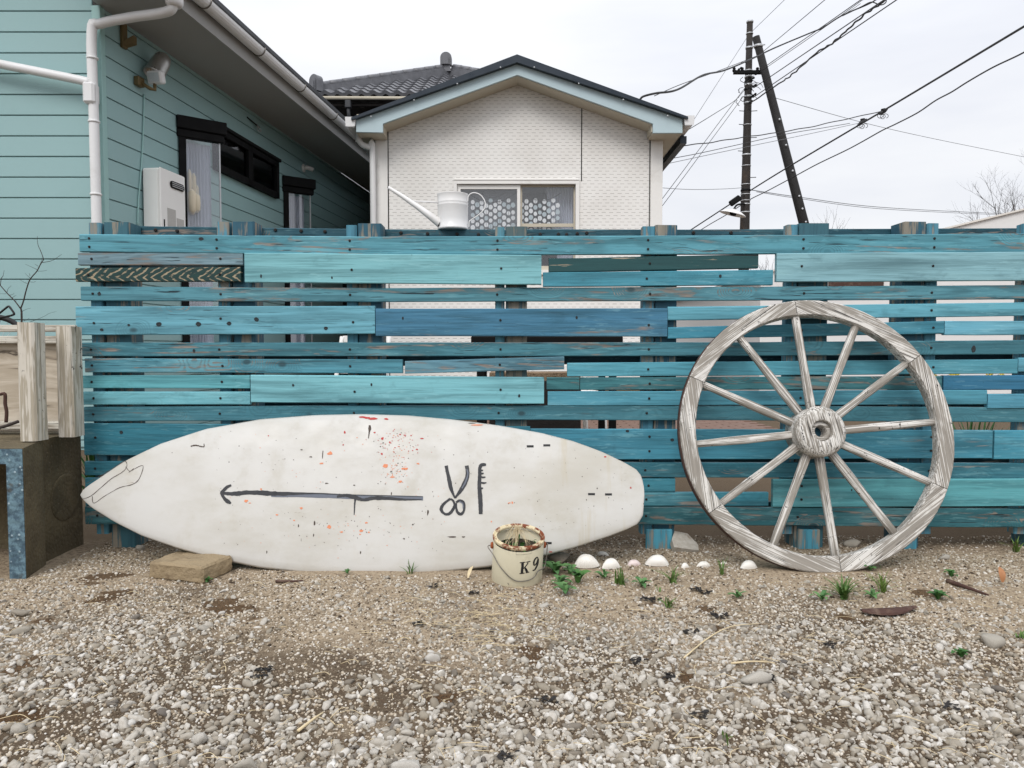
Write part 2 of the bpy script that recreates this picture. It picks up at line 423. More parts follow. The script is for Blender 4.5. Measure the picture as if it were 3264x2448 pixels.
def m_concrete():
    g = N('aged_concrete'); v = g.coord('Object')
    n = g.noise(v, 4, 6, .65); p = g.voro(v, 75.0)
    c = g.mix(g.rng(n, .35, .7), lin((104, 93, 70)), lin((74, 65, 46)))
    c = g.mix(g.rng(p, .08, .22, .35, 0), c, lin((150, 138, 118)))
    g.set(base=c, rough=.95, normal=g.bump(g.math('ADD', g.noise(v, 60, 5), p), .6, .005)); M['aged_concrete'] = g.m
    g = N('blue_painted_concrete'); v = g.coord('Object'); n = g.noise(v, 30, 5, .7); p = g.voro(v, 55.0)
    c = g.mix(g.rng(n, .4, .62), lin((64, 86, 100)), lin((104, 132, 144)))
    c = g.mix(g.rng(p, .12, .26, .8, 0), c, lin((168, 188, 196)))
    c = g.mix(g.rng(g.noise(v, 12, 4), .6, .7), c, lin((74, 66, 54)))
    g.set(base=c, rough=.85, normal=g.bump(g.math('SUBTRACT', n, p), .7, .006)); M['blue_painted_concrete'] = g.m
m_concrete()
def m_ply():
    g = N('stained_plywood'); v = g.rcoord(); a = g.noise(g.mapping(v, (4, 4, 26)), 1, 5, .6, .8)
    c = g.mix(g.rng(a, .35, .6), lin((204, 193, 176)), lin((176, 163, 144)))
    c = g.mix(g.rng(a, .60, .66, 0, .85), c, lin((52, 42, 34)))
    g.set(base=c, rough=.85, normal=g.bump(a, .3, .004)); M['stained_plywood'] = g.m
m_ply()
simple('shell_white', lin((232, 228, 220)), .5, var=.05, dirt=lin((176, 160, 138)), dirt_amt=.4, scale=40)
simple('shell_pink', lin((228, 212, 208)), .45, var=.06, dirt=lin((180, 150, 140)), dirt_amt=.4, scale=40)
def m_leaf(name, a, b):
    g = N(name); v = g.rcoord(); n = g.noise(v, 90, 3)
    g.set(base=g.mix(g.math('MULTIPLY', g.math('ADD', n, g.info('Random')), .5), a, b), rough=.55, spec=.35); M[name] = g.m
m_leaf('weed_leaf', lin((40, 86, 42)), lin((112, 150, 92)))
m_leaf('weed_leaf_dark', lin((30, 74, 34)), lin((84, 128, 62)))
m_leaf('grass_blade', lin((52, 92, 36)), lin((120, 140, 70)))
m_leaf('dry_leaf', lin((140, 88, 52)), lin((190, 140, 96)))
simple('dark_soil', lin((52, 46, 34)), .95, var=.3, scale=60, bump=.5)
simple('straw', lin((206, 188, 152)), .8, var=.25, scale=30)
simple('dead_bark', lin((74, 50, 42)), .85, var=.35, scale=30, bump=.5, dirt=lin((130, 112, 96)), dirt_amt=.5)
simple('twig_bark', lin((58, 50, 46)), .85, var=.2)
simple('paver_brown', lin((116, 92, 80)), .85, var=.2, bump=.3)
simple('chair_white', lin((226, 224, 220)), .5, var=.05)
simple('beige_wall', lin((224, 218, 210)), .75, var=.04)
simple('white_wall', lin((226, 224, 222)), .75, var=.04)
simple('black_rubber', lin((18, 18, 18)), .6)
simple('enamel_white', lin((228, 227, 226)), .35, var=.03, dirt=lin((170, 158, 140)), dirt_amt=.25, scale=14)
simple('disc_white', lin((240, 240, 240)), .8, var=.1)
simple('disc_grey', lin((190, 202, 206)), .8, var=.1)
simple('hedge_leaf', lin((72, 92, 52)), .7, var=.3)
simple('knot_wood', lin((36, 44, 48)), .75, var=.5, scale=120, bump=.4, bscale=200)
simple('petal_yellow', lin((236, 210, 90)), .6, var=.1)
simple('debris_black', lin((30, 26, 24)), .8, var=.4)
simple('hub_plug', lin((40, 92, 112)), .8, var=.3)

# ------------------------------------------------------------------ mesh helpers
WP = {}                           # world position of each object's origin
def tag(o, label=None, cat=None, group=None, kind=None):
    if label: o['label'] = label
    if cat: o['category'] = cat
    if group: o['group'] = group
    if kind: o['kind'] = kind
    return o
def empty(name, loc, label=None, cat=None, group=None):
    o = bpy.data.objects.new(name, None); o.empty_display_size = .1
    o.location = loc; col.objects.link(o); WP[o] = Vector(loc)
    return tag(o, label, cat, group)
def put(name, me, parent=None, loc=(0, 0, 0), rot=None):
    """link a mesh whose origin stands at world position loc (parents are not rotated)"""
    o = bpy.data.objects.new(name, me); col.objects.link(o)
    WP[o] = Vector(loc)
    if parent: o.parent = parent; o.location = Vector(loc) - WP[parent]
    else: o.location = loc
    if rot: o.rotation_euler = rot
    return o
class MB:
    def __init__(s): s.v = []; s.f = []; s.mi = []; s.cur = 0; s.sm = []; s.smooth = False
    def add(s, vs, fs):
        b = len(s.v); s.v += [tuple(p) for p in vs]
        for f in fs: s.f.append(tuple(b + i for i in f)); s.mi.append(s.cur); s.sm.append(s.smooth)
        return s
    def hexa(s, c):               # 8 corners: bottom ring then top ring
        return s.add(c, [(3, 2, 1, 0), (4, 5, 6, 7), (0, 1, 5, 4), (1, 2, 6, 5), (2, 3, 7, 6), (3, 0, 4, 7)])
    def box(s, x0, x1, y0, y1, z0, z1, mat=None):
        c = [(x0, y0, z0), (x1, y0, z0), (x1, y1, z0), (x0, y1, z0), (x0, y0, z1), (x1, y0, z1), (x1, y1, z1), (x0, y1, z1)]
        if mat: c = [mat @ Vector(p) for p in c]
        return s.hexa(c)
    def bbox(s, x0, x1, y0, y1, z0, z1, b=.004, mat=None):
        """box with chamfered edges"""
        vs = []; X, Y, Z = (x0, x1), (y0, y1), (z0, z1)
        idx = {}
        for i in (0, 1):
            for j in (0, 1):
                for k in (0, 1):
                    sx, sy, sz = (1 - 2 * i) * b, (1 - 2 * j) * b, (1 - 2 * k) * b
                    for a, p in enumerate(((X[i], Y[j] + sy, Z[k] + sz), (X[i] + sx, Y[j], Z[k] + sz), (X[i] + sx, Y[j] + sy, Z[k]))):
                        idx[i, j, k, a] = len(vs); vs.append(p)
        fs = []
        for i in (0, 1): fs.append([idx[i, j, k, 0] for j, k in ((0, 0), (1, 0), (1, 1), (0, 1))])
        for j in (0, 1): fs.append([idx[i, j, k, 1] for i, k in ((0, 0), (1, 0), (1, 1), (0, 1))])
        for k in (0, 1): fs.append([idx[i, j, k, 2] for i, j in ((0, 0), (1, 0), (1, 1), (0, 1))])
        for j in (0, 1):
            for k in (0, 1): fs.append([idx[0, j, k, 1], idx[1, j, k, 1], idx[1, j, k, 2], idx[0, j, k, 2]])
        for i in (0, 1):
            for k in (0, 1): fs.append([idx[i, 0, k, 0], idx[i, 1, k, 0], idx[i, 1, k, 2], idx[i, 0, k, 2]])
        for i in (0, 1):
            for j in (0, 1): fs.append([idx[i, j, 0, 0], idx[i, j, 1, 0], idx[i, j, 1, 1], idx[i, j, 0, 1]])
        for i in (0, 1):
            for j in (0, 1):
                for k in (0, 1): fs.append([idx[i, j, k, 0], idx[i, j, k, 1], idx[i, j, k, 2]])
        if mat: vs = [mat @ Vector(p) for p in vs]
        return s.add(vs, fs)
    def tube(s, pts, r, n=8, cap=True, up=None):
        pts = [Vector(p) for p in pts]; m = len(pts)
        rs = r if isinstance(r, (list, tuple)) else [r] * m
        vs = []; prev = None
        for i, p in enumerate(pts):
            t = (pts[min(i + 1, m - 1)] - pts[max(i - 1, 0)]).normalized()
            if prev is None:
                a = Vector((0, 0, 1)) if abs(t.z) < .9 else Vector((1, 0, 0))
                u = t.cross(a).normalized()
            else: u = (prev - t * prev.dot(t)).normalized()
            prev = u; w = t.cross(u)
            for k in range(n):
                a = 2 * PI * k / n; vs.append(p + (u * math.cos(a) + w * math.sin(a)) * rs[i])
        fs = [(i * n + k, i * n + (k + 1) % n, (i + 1) * n + (k + 1) % n, (i + 1) * n + k) for i in range(m - 1) for k in range(n)]
        if cap: fs += [tuple(range(n))[::-1], tuple((m - 1) * n + k for k in range(n))]
        sm = s.smooth; s.smooth = True; s.add(vs, fs); s.smooth = sm
        return s
    def lathe(s, prof, n=32, c=(0, 0, 0), mat=None, closed=False, cap=True):
        """profile of (radius, height) turned round Z"""
        vs = []
        for r_, z in prof:
            for k in range(n):
                a = 2 * PI * k / n; p = Vector((c[0] + r_ * math.cos(a), c[1] + r_ * math.sin(a), c[2] + z))
                vs.append(mat @ p if mat else p)
        m = len(prof)
        fs = [(i * n + k, i * n + (k + 1) % n, (i + 1) * n + (k + 1) % n, (i + 1) * n + k) for i in range(m - 1) for k in range(n)]
        if closed: fs += [((m - 1) * n + k, (m - 1) * n + (k + 1) % n, (k + 1) % n, k) for k in range(n)]
        elif cap:
            if prof[0][0] > 1e-6: fs.append(tuple(range(n))[::-1])
            if prof[-1][0] > 1e-6: fs.append(tuple((m - 1) * n + k for k in range(n)))
        sm = s.smooth; s.smooth = True; s.add(vs, fs); s.smooth = sm
        return s
    def prism(s, poly, y0, y1, mat=None):
        """polygon in XZ pushed from y0 to y1"""
        n = len(poly)
        vs = [(p[0], y0, p[1]) for p in poly] + [(p[0], y1, p[1]) for p in poly]
        if mat: vs = [mat @ Vector(p) for p in vs]
        return s.add(vs, [tuple(range(n)), tuple(range(2 * n - 1, n - 1, -1))] + [(i, n + i, n + (i + 1) % n, (i + 1) % n) for i in range(n)])
    def mesh(s, name, mats, center=None):
        me = bpy.data.meshes.new(name)
        c = Vector(center) if center is not None else Vector((0, 0, 0))
        me.from_pydata([(p[0] - c.x, p[1] - c.y, p[2] - c.z) for p in s.v], [], s.f)
        for m_ in (mats if isinstance(mats, (list, tuple)) else [mats]): me.materials.append(M[m_])
        if any(s.mi): me.polygons.foreach_set('material_index', s.mi)
        me.polygons.foreach_set('use_smooth', s.sm)
        import bmesh
        b = bmesh.new(); b.from_mesh(me); bmesh.ops.recalc_face_normals(b, faces=b.faces); b.to_mesh(me); b.free()
        me.update()
        return me
    def build(s, name, mats, parent=None, smooth=None, center=None):
        """one mesh object with its origin at the middle of its own box"""
        if smooth is not None: s.sm = [smooth] * len(s.f)
        if center is None:
            a = np.array([tuple(p) for p in s.v]); center = Vector(((a.min(0) + a.max(0)) / 2).tolist())
        return put(name, s.mesh(name, mats, center), parent, center)
def spline(pts, n=6):
    """Catmull-Rom through tuples of any length"""
    P = [np.array(p, float) for p in pts]; P = [2 * P[0] - P[1]] + P + [2 * P[-1] - P[-2]]; out = []
    for i in range(1, len(P) - 2):
        for k in range(n):
            t = k / n
            out.append(.5 * (2 * P[i] + (P[i + 1] - P[i - 1]) * t + (2 * P[i - 1] - 5 * P[i] + 4 * P[i + 1] - P[i + 2]) * t * t + (3 * P[i] - P[i - 1] - 3 * P[i + 1] + P[i + 2]) * t ** 3))
    out.append(P[-2]); return out
def ribbon(mb, pts, mapf, n=6, jit=.0):
    """brush stroke: points (px, py, width px) laid on a surface by mapf"""
    P = spline(pts, n); k = len(P); vs = []
    for i, p in enumerate(P):
        d = P[min(i + 1, k - 1)][:2] - P[max(i - 1, 0)][:2]; d = d / (np.linalg.norm(d) + 1e-9); q = np.array((-d[1], d[0]))
        w0, w1 = (p[2] * (.5 + random.uniform(-jit, jit)) for _ in (0, 1))
        vs += [mapf(*(p[:2] + q * w0)), mapf(*p[:2]), mapf(*(p[:2] - q * w1))]
    fs = []
    for i in range(k - 1):
        a, b = i * 3, i * 3 + 3
        fs += [(a, a + 1, b + 1, b), (a + 1, a + 2, b + 2, b + 1)]
    mb.add(vs, fs)

# ------------------------------------------------------------------ ground
def gz(x, y):
    if y > 3.4 or abs(x) > 3.2: return 0.0
    f = 1.0 if y < 2.45 else max(0.15, 1 - (y - 2.45) / .3)
    return f * (.012 * mnoise.noise((x * 1.7, y * 1.7, 3.1)) + .006 * mnoise.noise((x * 6, y * 6, 9.7)))
SPOTS = [(730, 1935, .10), (690, 1915, .06), (375, 1895, .08), (800, 1960, .05), (330, 1840, .08), (130, 1990, .05), (95, 2120, .05), (2070, 1915, .03), (2180, 1965, .04), (2240, 1935, .04),
         (2290, 2000, .03), (1700, 2080, .04), (2190, 2150, .04), (1850, 2180, .035), (60, 2290, .06), (2700, 1970, .04), (2960, 1900, .05), (1420, 2240, .04)]
SPOTW = [(gp(a, b), r_) for a, b, r_ in SPOTS]
SAND = [(gp(a, b), r_) for a, b, r_ in [(940, 2090, .10), (1050, 2110, .10), (1230, 2260, .10), (120, 2330, .16), (2100, 1880, .14), (1600, 1950, .12), (2900, 1830, .2), (3150, 1900, .2), (2300, 1880, .12), (40, 2400, .14), (1150, 2000, .09), (2700, 1880, .16), (1990, 1930, .1)]]
def spotval(L, x, y):
    b = 0.0
    for p, r_ in L:
        d = math.hypot((x - p.x), (y - p.y) * .8) / r_
        if d < 1.6: b = max(b, .85 - d / 1.2 + .75 * mnoise.noise((x * 14, y * 20, p.x * 9)) + .3 * mnoise.noise((x * 45, y * 45, 1)))
    return min(1, max(0, b * 1.7))
def make_ground():
    xs = list(np.arange(-2.6, 2.601, .03)); ys = list(np.arange(.9, 3.2, .03))
    xs = [-600, -120, -40, -16, -8, -5, -3.6] + xs + [3.6, 5, 8, 16, 40, 120, 600]
    ys = [-300, -40, -6, 0] + ys + [3.6, 4.5, 6, 9, 14, 25, 60, 180, 900]
    vs = [(x, y, gz(x, y)) for y in ys for x in xs]; n = len(xs)
    fs = [(j * n + i, j * n + i + 1, (j + 1) * n + i + 1, (j + 1) * n + i) for j in range(len(ys) - 1) for i in range(n - 1)]
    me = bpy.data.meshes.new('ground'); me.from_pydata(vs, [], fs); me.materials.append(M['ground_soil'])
    me.polygons.foreach_set('use_smooth', [True] * len(fs))
    a = me.attributes.new('moss', 'FLOAT', 'POINT')
    a.data.foreach_set('value', [spotval(SPOTW, v[0], v[1]) if abs(v[0]) < 2.7 and .8 < v[1] < 3.2 else 0.0 for v in vs])
    o = put('ground', me); return tag(o, 'sandy brown soil under the gravel in front of the fence', 'ground', kind='structure')
def m_ground():
    g = N('ground_soil'); v = g.coord('Object')
    at_ = g.n.new('ShaderNodeAttribute'); at_.attribute_name = 'moss'
    a = g.noise(v, 1.6, 5, .6); b = g.noise(v, 70, 6, .7); c_ = g.voro(v, 140.0); d_ = g.noise(v, 300, 4, .7)
    c = g.mix(g.rng(g.math('ADD', a, g.math('MULTIPLY', g.math('SUBTRACT', 1.85, g.sep(v)[1]), .30)), .38, .62), lin((170, 153, 130)), lin((90, 78, 64)))
    c = g.mix(g.rng(b, .45, .7, 0, .8), c, lin((82, 66, 52)))
    c = g.mix(g.rng(c_, .1, .35, .6, 0), c, lin((176, 164, 144)))
    c = g.mix(g.rng(d_, .5, .68, 0, .6), c, lin((86, 70, 56)))
    gs_ = g.rng(g.math('ADD', g.sep(v)[1], g.math('MULTIPLY', g.math('SUBTRACT', b, .5), .35)), 2.62, 2.92)  # darker soil under and behind the fence, its shade partly painted in
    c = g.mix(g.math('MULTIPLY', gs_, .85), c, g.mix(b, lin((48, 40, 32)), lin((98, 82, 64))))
    moss = g.math('MULTIPLY', g.rng(g.math('ADD', at_.outputs['Fac'], g.math('MULTIPLY', g.math('SUBTRACT', b, .5), .9)), .2, .6), .85)
    c = g.mix(moss, c, g.mix(g.rng(d_, .35, .65), lin((26, 18, 12)), lin((104, 78, 52))))
    g.set(base=c, rough=.95, normal=g.bump(g.math('ADD', b, g.math('MULTIPLY', c_, -.6)), .8, .006), spec=.1)
    M['ground_soil'] = g.m
m_ground()
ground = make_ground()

# ------------------------------------------------------------------ mint house on the left
CN = Vector((-3.0, 5.5, 0)); TT = Vector((.115, .9934, 0)).normalized(); NR = Vector((TT.y, -TT.x, 0))
MS = Matrix(((TT.x, -NR.x, 0, CN.x), (TT.y, -NR.y, 0, CN.y), (0, 0, 1, 0), (0, 0, 0, 1)))     # local x along wall, -y outward, z up
def sw(px, py, o=0.0):
    """(distance along the side wall, height) seen at a pixel, on the wall pushed out by o"""
    p = onp(px, py, CN + NR * o, NR); return (p - CN).dot(TT), p.z
mint = empty('mint_house', (-3.0, 5.5, 0), 'mint green clapboard house with deep eaves on the left behind the fence', 'house')
ZS = 3.25
SL = 10.0                          # length of the side wall
m = MB()
roofz = lambda o: ZS + .13 + (.62 - o) * .42
m.prism([(-6.6, -.1), (-3.012, -.1), (-3.012, ZS - .01), (-6.6, ZS + 1.35)], 5.512, 5.7)
m.box(-.0, SL, .012, .2, -.1, ZS - .01, MS)
m.build('wall', 'mint_paint', mint)
z_top = at(200, 36, 5.5).z; dz = .1493
k = 0
while True:
    z1 = z_top + dz * 2 - k * dz; z0 = z1 - dz; k += 1
    if z1 < .02: break
    z0, z1 = max(z0, .02) + .004, z1 - .004
    zz = min(z1, ZS - .004)
    if zz > z0 + .03:
        MB().bbox(.045, SL, -.004, .011, z0, zz, .003, MS).build('siding_board', 'mint_paint', mint)
    if z1 < ZS + .5:
        x0 = -6.5
        MB().bbox(x0, -3.055, 5.496, 5.511, z0, z1, .003).build('siding_board', 'mint_paint', mint)
m = MB(); m.bbox(-3.05, -2.985, 5.478, 5.54, 0, ZS - .005, .004); m.build('corner_trim', 'mint_trim', mint)
# soffit, fascia, gutter, roof
m = MB(); m.box(-.32, SL, -.58, .0, ZS, ZS + .03, MS); m.build('soffit', 'soffit_grey', mint)
m = MB(); m.box(-.33, SL + .02, -.605, -.582, ZS - .03, ZS + .13, MS); fas = m.build('fascia', 'soffit_grey', mint)
g_ = MB(); prof = [(.055 * math.cos(a), .055 * math.sin(a)) for a in np.linspace(PI, 2 * PI, 9)] + [(.048 * math.cos(a), .048 * math.sin(a)) for a in np.linspace(2 * PI, PI, 9)]
vs = []
for s_ in (-.36, SL):
    vs += [MS @ Vector((s_, -.668 + p[0], ZS + .115 + p[1])) for p in prof]
npf = len(prof)
g_.add(vs, [(i, (i + 1) % npf, npf + (i + 1) % npf, npf + i) for i in range(npf)] + [tuple(range(npf)), tuple(range(2 * npf - 1, npf - 1, -1))])
gut = g_.build('gutter', 'white_plastic', mint)
for s_ in np.arange(.25, SL, .9):
    b = MB(); pts = [MS @ Vector((s_, -.668 + .059 * math.cos(a), ZS + .115 + .059 * math.sin(a))) for a in np.linspace(PI * .95, 2.05 * PI, 9)]
    b.tube(pts, .006, 5); b.build('gutter_bracket', 'wire_steel', gut)
m = MB(); m.hexa([MS @ Vector(p) for p in ((-.42, -.66, ZS + .19), (SL, -.66, ZS + .19), (SL, 3.6, ZS + 1.98), (-.42, 3.6, ZS + 1.98), (-.42, -.66, ZS + .225), (SL, -.66, ZS + .225), (SL, 3.6, ZS + 2.03), (-.42, 3.6, ZS + 2.03))])
m.build('roof', 'roof_slate', mint)
# rainwater pipes
def pipe(pts, r, name, parent, mat='white_plastic', n=12):
    return MB().tube(spline(pts, 5), r, n).build(name, mat, parent)
PX = at(300, 400, 5.41).x
dp = pipe([at(556, -10, 5.33), at(553, 15, 5.33), at(530, 38, 5.33), at(420, 55, 5.37), at(320, 76, 5.41), (PX, 5.41, at(300, 104, 5.41).z), (PX, 5.41, 2.4), (PX, 5.41, 1.2), (PX, 5.41, 0.02)], .034, 'downpipe', mint)
MB().lathe([(.045, 0), (.06, .02), (.06, .09), (.05, .1)], 16, at(556, 22, 5.33)).build('outlet', 'white_plastic', dp)
for py in (186, 388, 620):
    p = at(300, py, 5.41); MB().lathe([(.036, -.008), (.04, -.006), (.04, .006), (.036, .008)], 16, (PX, 5.41, p.z)).build('clip', 'white_plastic', dp)
q0, q1 = at(-160, 172, 5.40), at(262, 257, 5.40)
bp = pipe([q0, (q0 + q1) / 2, q1, at(278, 268, 5.40), at(284, 290, 5.4)], .032, 'branch_pipe', mint)
p = at(292, 292, 5.40); MB().bbox(p.x - .05, p.x + .035, 5.36, 5.45, p.z - .09, p.z + .06, .015).build('junction', 'white_plastic', bp)

def wbox(px0, py0, px1, py1, o, out, name, mat, parent, b=.004):
    """box on the side wall between two pixels seen on the plane pushed out by o"""
    s0, z0 = sw(px0, py0, o); s1, z1 = sw(px1, py1, o)
    return MB().bbox(min(s0, s1), max(s0, s1), -out, -.006 if out > .02 else -.005, min(z0, z1), max(z0, z1), b, MS).build(name, mat, parent)
# long dark window in the side wall
s0, zt = sw(686, 400, .04); s1, _ = sw(886, 520, .04)
_, zb = sw(886, 633, .04)
win = MB()
for a, b_, c, d in ((s0, s1, zt - .06, zt), (s0, s1, zb, zb + .06), (s0, s0 + .06, zb, zt), (s1 - .07, s1, zb, zt), ((s0 + s1) / 2 - .05, (s0 + s1) / 2 + .05, zb, zt)):
    win.box(a, b_, -.055, -.006, c, d, MS)
wf = win.build('window_frame', 'black_frame', mint)
for a, b_ in ((s0 + .06, (s0 + s1) / 2 - .05), ((s0 + s1) / 2 + .05, s1 - .07)):
    MB().box(a, b_, -.028, -.022, zb + .06, zt - .06, MS).build('pane', 'dark_glass', wf)
    MB().box(a, b_, -.012, -.007, zb + .06, zt - .06, MS).build('dark_backing', 'dark_room', wf)
MB().bbox(s0 - .02, s1 + .02, -.075, -.006, zt, zt + .035, .004, MS).build('lintel', 'black_frame', wf)
# two splayed glass bays with black hoods
def bay(px0, px1, ptop_l, ptop_r, pglass, dout, name, extra):
    s0, zt = sw(px0, ptop_l); a = CN + TT * s0
    b_ = at(px1, ptop_r, (a.y + dout))
    zt2 = zt
    u = Vector((b_.x - a.x, b_.y - a.y, 0)); L = u.length; u.normalize(); nn = Vector((u.y, -u.x, 0))
    if nn.y > 0: nn = -nn
    Mb = Matrix(((u.x, -nn.x, 0, a.x), (u.y, -nn.y, 0, a.y), (0, 0, 1, 0), (0, 0, 0, 1)))
    root = MB().bbox(-.02, L + .05, -.05, .05, zt2 - .11, zt2, .006, Mb).build(name, 'black_frame', mint)
    hd = MB().bbox(-.02, L + .03, -.035, .04, zt2 - .18, zt2 - .112, .006, Mb).build('blind_case', 'black_frame', root)
    MB().box(0, .055, -.03, .03, .6, zt2 - .181, Mb).build('jamb', 'black_frame', root)
    MB().box(.055, L - .012, -.004, .004, .6, zt2 - .181, Mb).build('pane', 'window_glass', root)
    MB().box(L - .012, L, -.008, .008, .6, zt2 - .181, Mb).build('glazing_bead', 'galvanised', root)
    c = MB(); n = 26; w = L * .62
    vs = []
    for i in range(n + 1):
        x = .06 + w * i / n; y = .06 + .014 * math.sin(i * 1.9) + .006 * math.sin(i * 4.1)
        vs += [Mb @ Vector((x, y, .6)), Mb @ Vector((x, y * .9, zt2 - .2))]
    c.add(vs, [(2 * i, 2 * i + 2, 2 * i + 3, 2 * i + 1) for i in range(n)]); c.build('curtain', 'curtain_cloth', root, smooth=True)
    return root, Mb, L, zt2
rt, Mb, L, zt2 = bay(567, 700, 369, 393, 0, .21, 'bay_window', True)
# pale glove-like cloth hanging behind the first bay's glass
c = MB()
for dx, z0, z1, r_ in ((.09, .0, .22, .020), (.125, -.02, .19, .021), (.105, -.17, .05, .042), (.145, -.15, .02, .034), (.15, -.05, .09, .016)):
    zc = zt2 - .66
    c.tube([Mb @ Vector((dx, .02, zc + z0 + (z1 - z0) * t)) for t in (0, .15, .5, .85, 1)], [r_ * .4, r_ * .9, r_, r_ * .9, r_ * .35], 10)
c.build('hanging_cloth', 'glove_cloth', rt)
bay(902, 989, 561, 578, 0, .20, 'bay_window', False)
# dark sheet standing in for the alley's shade at the wall's far end
s0, _ = sw(1088, 670); MB().box(s0, s0 + 1.6, -.02, -.005, 0, 2.05, MS).build('alley_shade', 'dark_room', mint)

# gas water heater on the wall
s0, z1 = sw(507, 533, .16); s1, _ = sw(586, 561, .16)
heater = empty('water_heater', MS @ Vector(((s0 + s1) / 2, -.08, z1 - .62)), 'white wall-mounted gas water heater beside the bay window', 'water heater')
zb = z1 - .62
MB().bbox(s0, s1, -.155, -.013, zb, z1, .012, MS).build('casing', 'heater_white', heater)
MB().bbox(s0 - .004, s1 + .004, -.168, -.156, zb - .004, z1 + .004, .008, MS).build('front_cover', 'heater_white', heater)
w_ = s1 - s0
vent = MB(); pts = []
for a in np.linspace(PI / 2, 3 * PI / 2, 9): pts.append((s0 + w_ * .45 + .028 * math.cos(a), z1 - .1 + .028 * math.sin(a)))
for a in np.linspace(-PI / 2, PI / 2, 9): pts.append((s0 + w_ * .85 + .028 * math.cos(a), z1 - .1 + .028 * math.sin(a)))
vent.prism(pts, -.178, -.1685, MS); vt = vent.build('exhaust_vent', 'black_frame', heater)
for i in range(3): MB().box(s0 + w_ * .42, s0 + w_ * .88, -.182, -.179, z1 - .118 + i * .015, z1 - .112 + i * .015, MS).build('vent_slat', 'galvanised', vt)
MB().box(s0 + w_ * .25, s0 + w_ * .58, -.1705, -.1685, z1 - .52, z1 - .30, MS).build('rating_label', 'label_grey', heater)
MB().box(s0 + w_ * .62, s0 + w_ * .92, -.1705, -.1685, z1 - .49, z1 - .36, MS).build('rating_label', 'label_grey', heater)
MB().box(s0 + w_ * .10, s0 + w_ * .14, -.1705, -.1685, z1 - .46, z1 - .40, MS).build('slot', 'black_frame', heater)
hl = MB()
for i in range(4):
    for j in range(9): hl.box(s0 + w_ * (.25 + .06 * j), s0 + w_ * (.25 + .06 * j) + .009, -.1705, -.1685, z1 - .60 + i * .018, z1 - .592 + i * .018, MS)
hl.build('louvre_holes', 'black_frame', heater)
# flood light with dome shade, bird-box bracket, little fittings
s0, z0 = sw(448, 268)
fl = empty('flood_light', MS @ Vector((s0, -.05, z0)), 'steel dome flood light with square sensor on the mint side wall', 'lamp')
MB().bbox(s0 - .10, s0 - .02, -.05, -.005, z0 - .04, z0 + .03, .006, MS).build('wall_plate', 'aged_brass', fl)
MB().tube([MS @ Vector(p) for p in ((s0 - .06, -.04, z0 - .01), (s0 - .03, -.10, z0 - .05), (s0 + .0, -.12, z0 - .05), (s0 + .0, -.12, z0 + .0))], .014, 8).build('arm', 'aged_brass', fl)
c_ = MS @ Vector((s0 + .08, -.11, z0 + .17))
Ml = Matrix.Translation(c_) @ Matrix.Rotation(R(-22), 4, 'X') @ Matrix.Rotation(R(16), 4, 'Y')
MB().lathe([(.0, .115), (.03, .11), (.06, .085), (.072, .03), (.078, -.08), (.086, -.10), (.080, -.10), (.068, .03), (.02, .09), (0, .095)], 22, mat=Ml).build('dome_shade', 'stainless', fl)
Mq = Matrix.Translation(MS @ Vector((s0 + .0, -.13, z0 + .045))) @ Matrix.Rotation(R(-8), 4, 'Z') @ Matrix.Rotation(R(14), 4, 'X')
bx = MB().bbox(-.062, .062, -.03, .04, -.05, .05, .012, Mq).build('lamp_box', 'white_plastic', fl)
MB().bbox(-.045, .045, -.036, -.031, -.034, .034, .002, Mq).build('lens', 'window_glass', bx)
s0, z0 = sw(396, 130)
br = empty('wooden_bracket', MS @ Vector((s0, -.04, z0)), 'small brown wooden bracket on the mint wall under the eave', 'bracket')
MB().bbox(s0 - .06, s0, -.03, -.005, z0 - .07, z0 + .12, .004, MS).build('back_plate', 'aged_brass', br)
MB().hexa([MS @ Vector(p) for p in ((s0 - .05, -.03, z0 - .06), (s0 - .01, -.03, z0 - .06), (s0 + .02, -.09, z0 - .03), (s0 - .02, -.09, z0 - .03), (s0 - .05, -.03, z0 - .02), (s0 - .01, -.03, z0 - .02), (s0 + .02, -.09, z0 + .03), (s0 - .02, -.09, z0 + .03))]).build('arm', 'aged_brass', br)
s0, z0 = sw(965, 536); fit = empty('wall_spout', MS @ Vector((s0, -.03, z0)), 'short pale pipe spout high on the mint wall past the long window', 'pipe')
MB().tube([MS @ Vector(p) for p in ((s0, -.005, z0), (s0, -.06, z0 + .005), (s0 + .05, -.11, z0 - .01))], .026, 10).build('spout', 'white_trim', fit)
MB().lathe([(.05, 0), (.05, .012), (.03, .02)], 14, mat=MS @ Matrix.Translation((s0, -.005, z0)) @ Matrix.Rotation(R(90), 4, 'X')).build('flange', 'white_trim', fit)
s0, z0 = sw(808, 398); hk = empty('wall_hook', MS @ Vector((s0, -.03, z0)), 'small dark metal hook on the mint wall above the long window', 'hook')
MB().tube([MS @ Vector(p) for p in ((s0 - .16, -.01, z0 + .03), (s0, -.03, z0), (s0 + .1, -.02, z0 + .0))], .007, 6).build('rod', 'black_frame', hk)
MB().tube(spline([MS @ Vector(p) for p in ((s0 + .02, -.03, z0), (s0 + .05, -.06, z0 - .05), (s0 + .0, -.05, z0 - .06), (s0 + .01, -.03, z0 - .01))], 4), .006, 6).build('ring', 'galvanised', hk)
cab = MB().tube(spline([MS @ Vector((a, -.012, b)) for a, b in (sw(455, 300), sw(452, 420), sw(445, 545), sw(437, 640), sw(434, 720))], 6), .006, 6).build('wall_cable', 'mint_trim', None)
tag(cab, 'thin pale cable running down the mint wall from the flood light', 'cable')

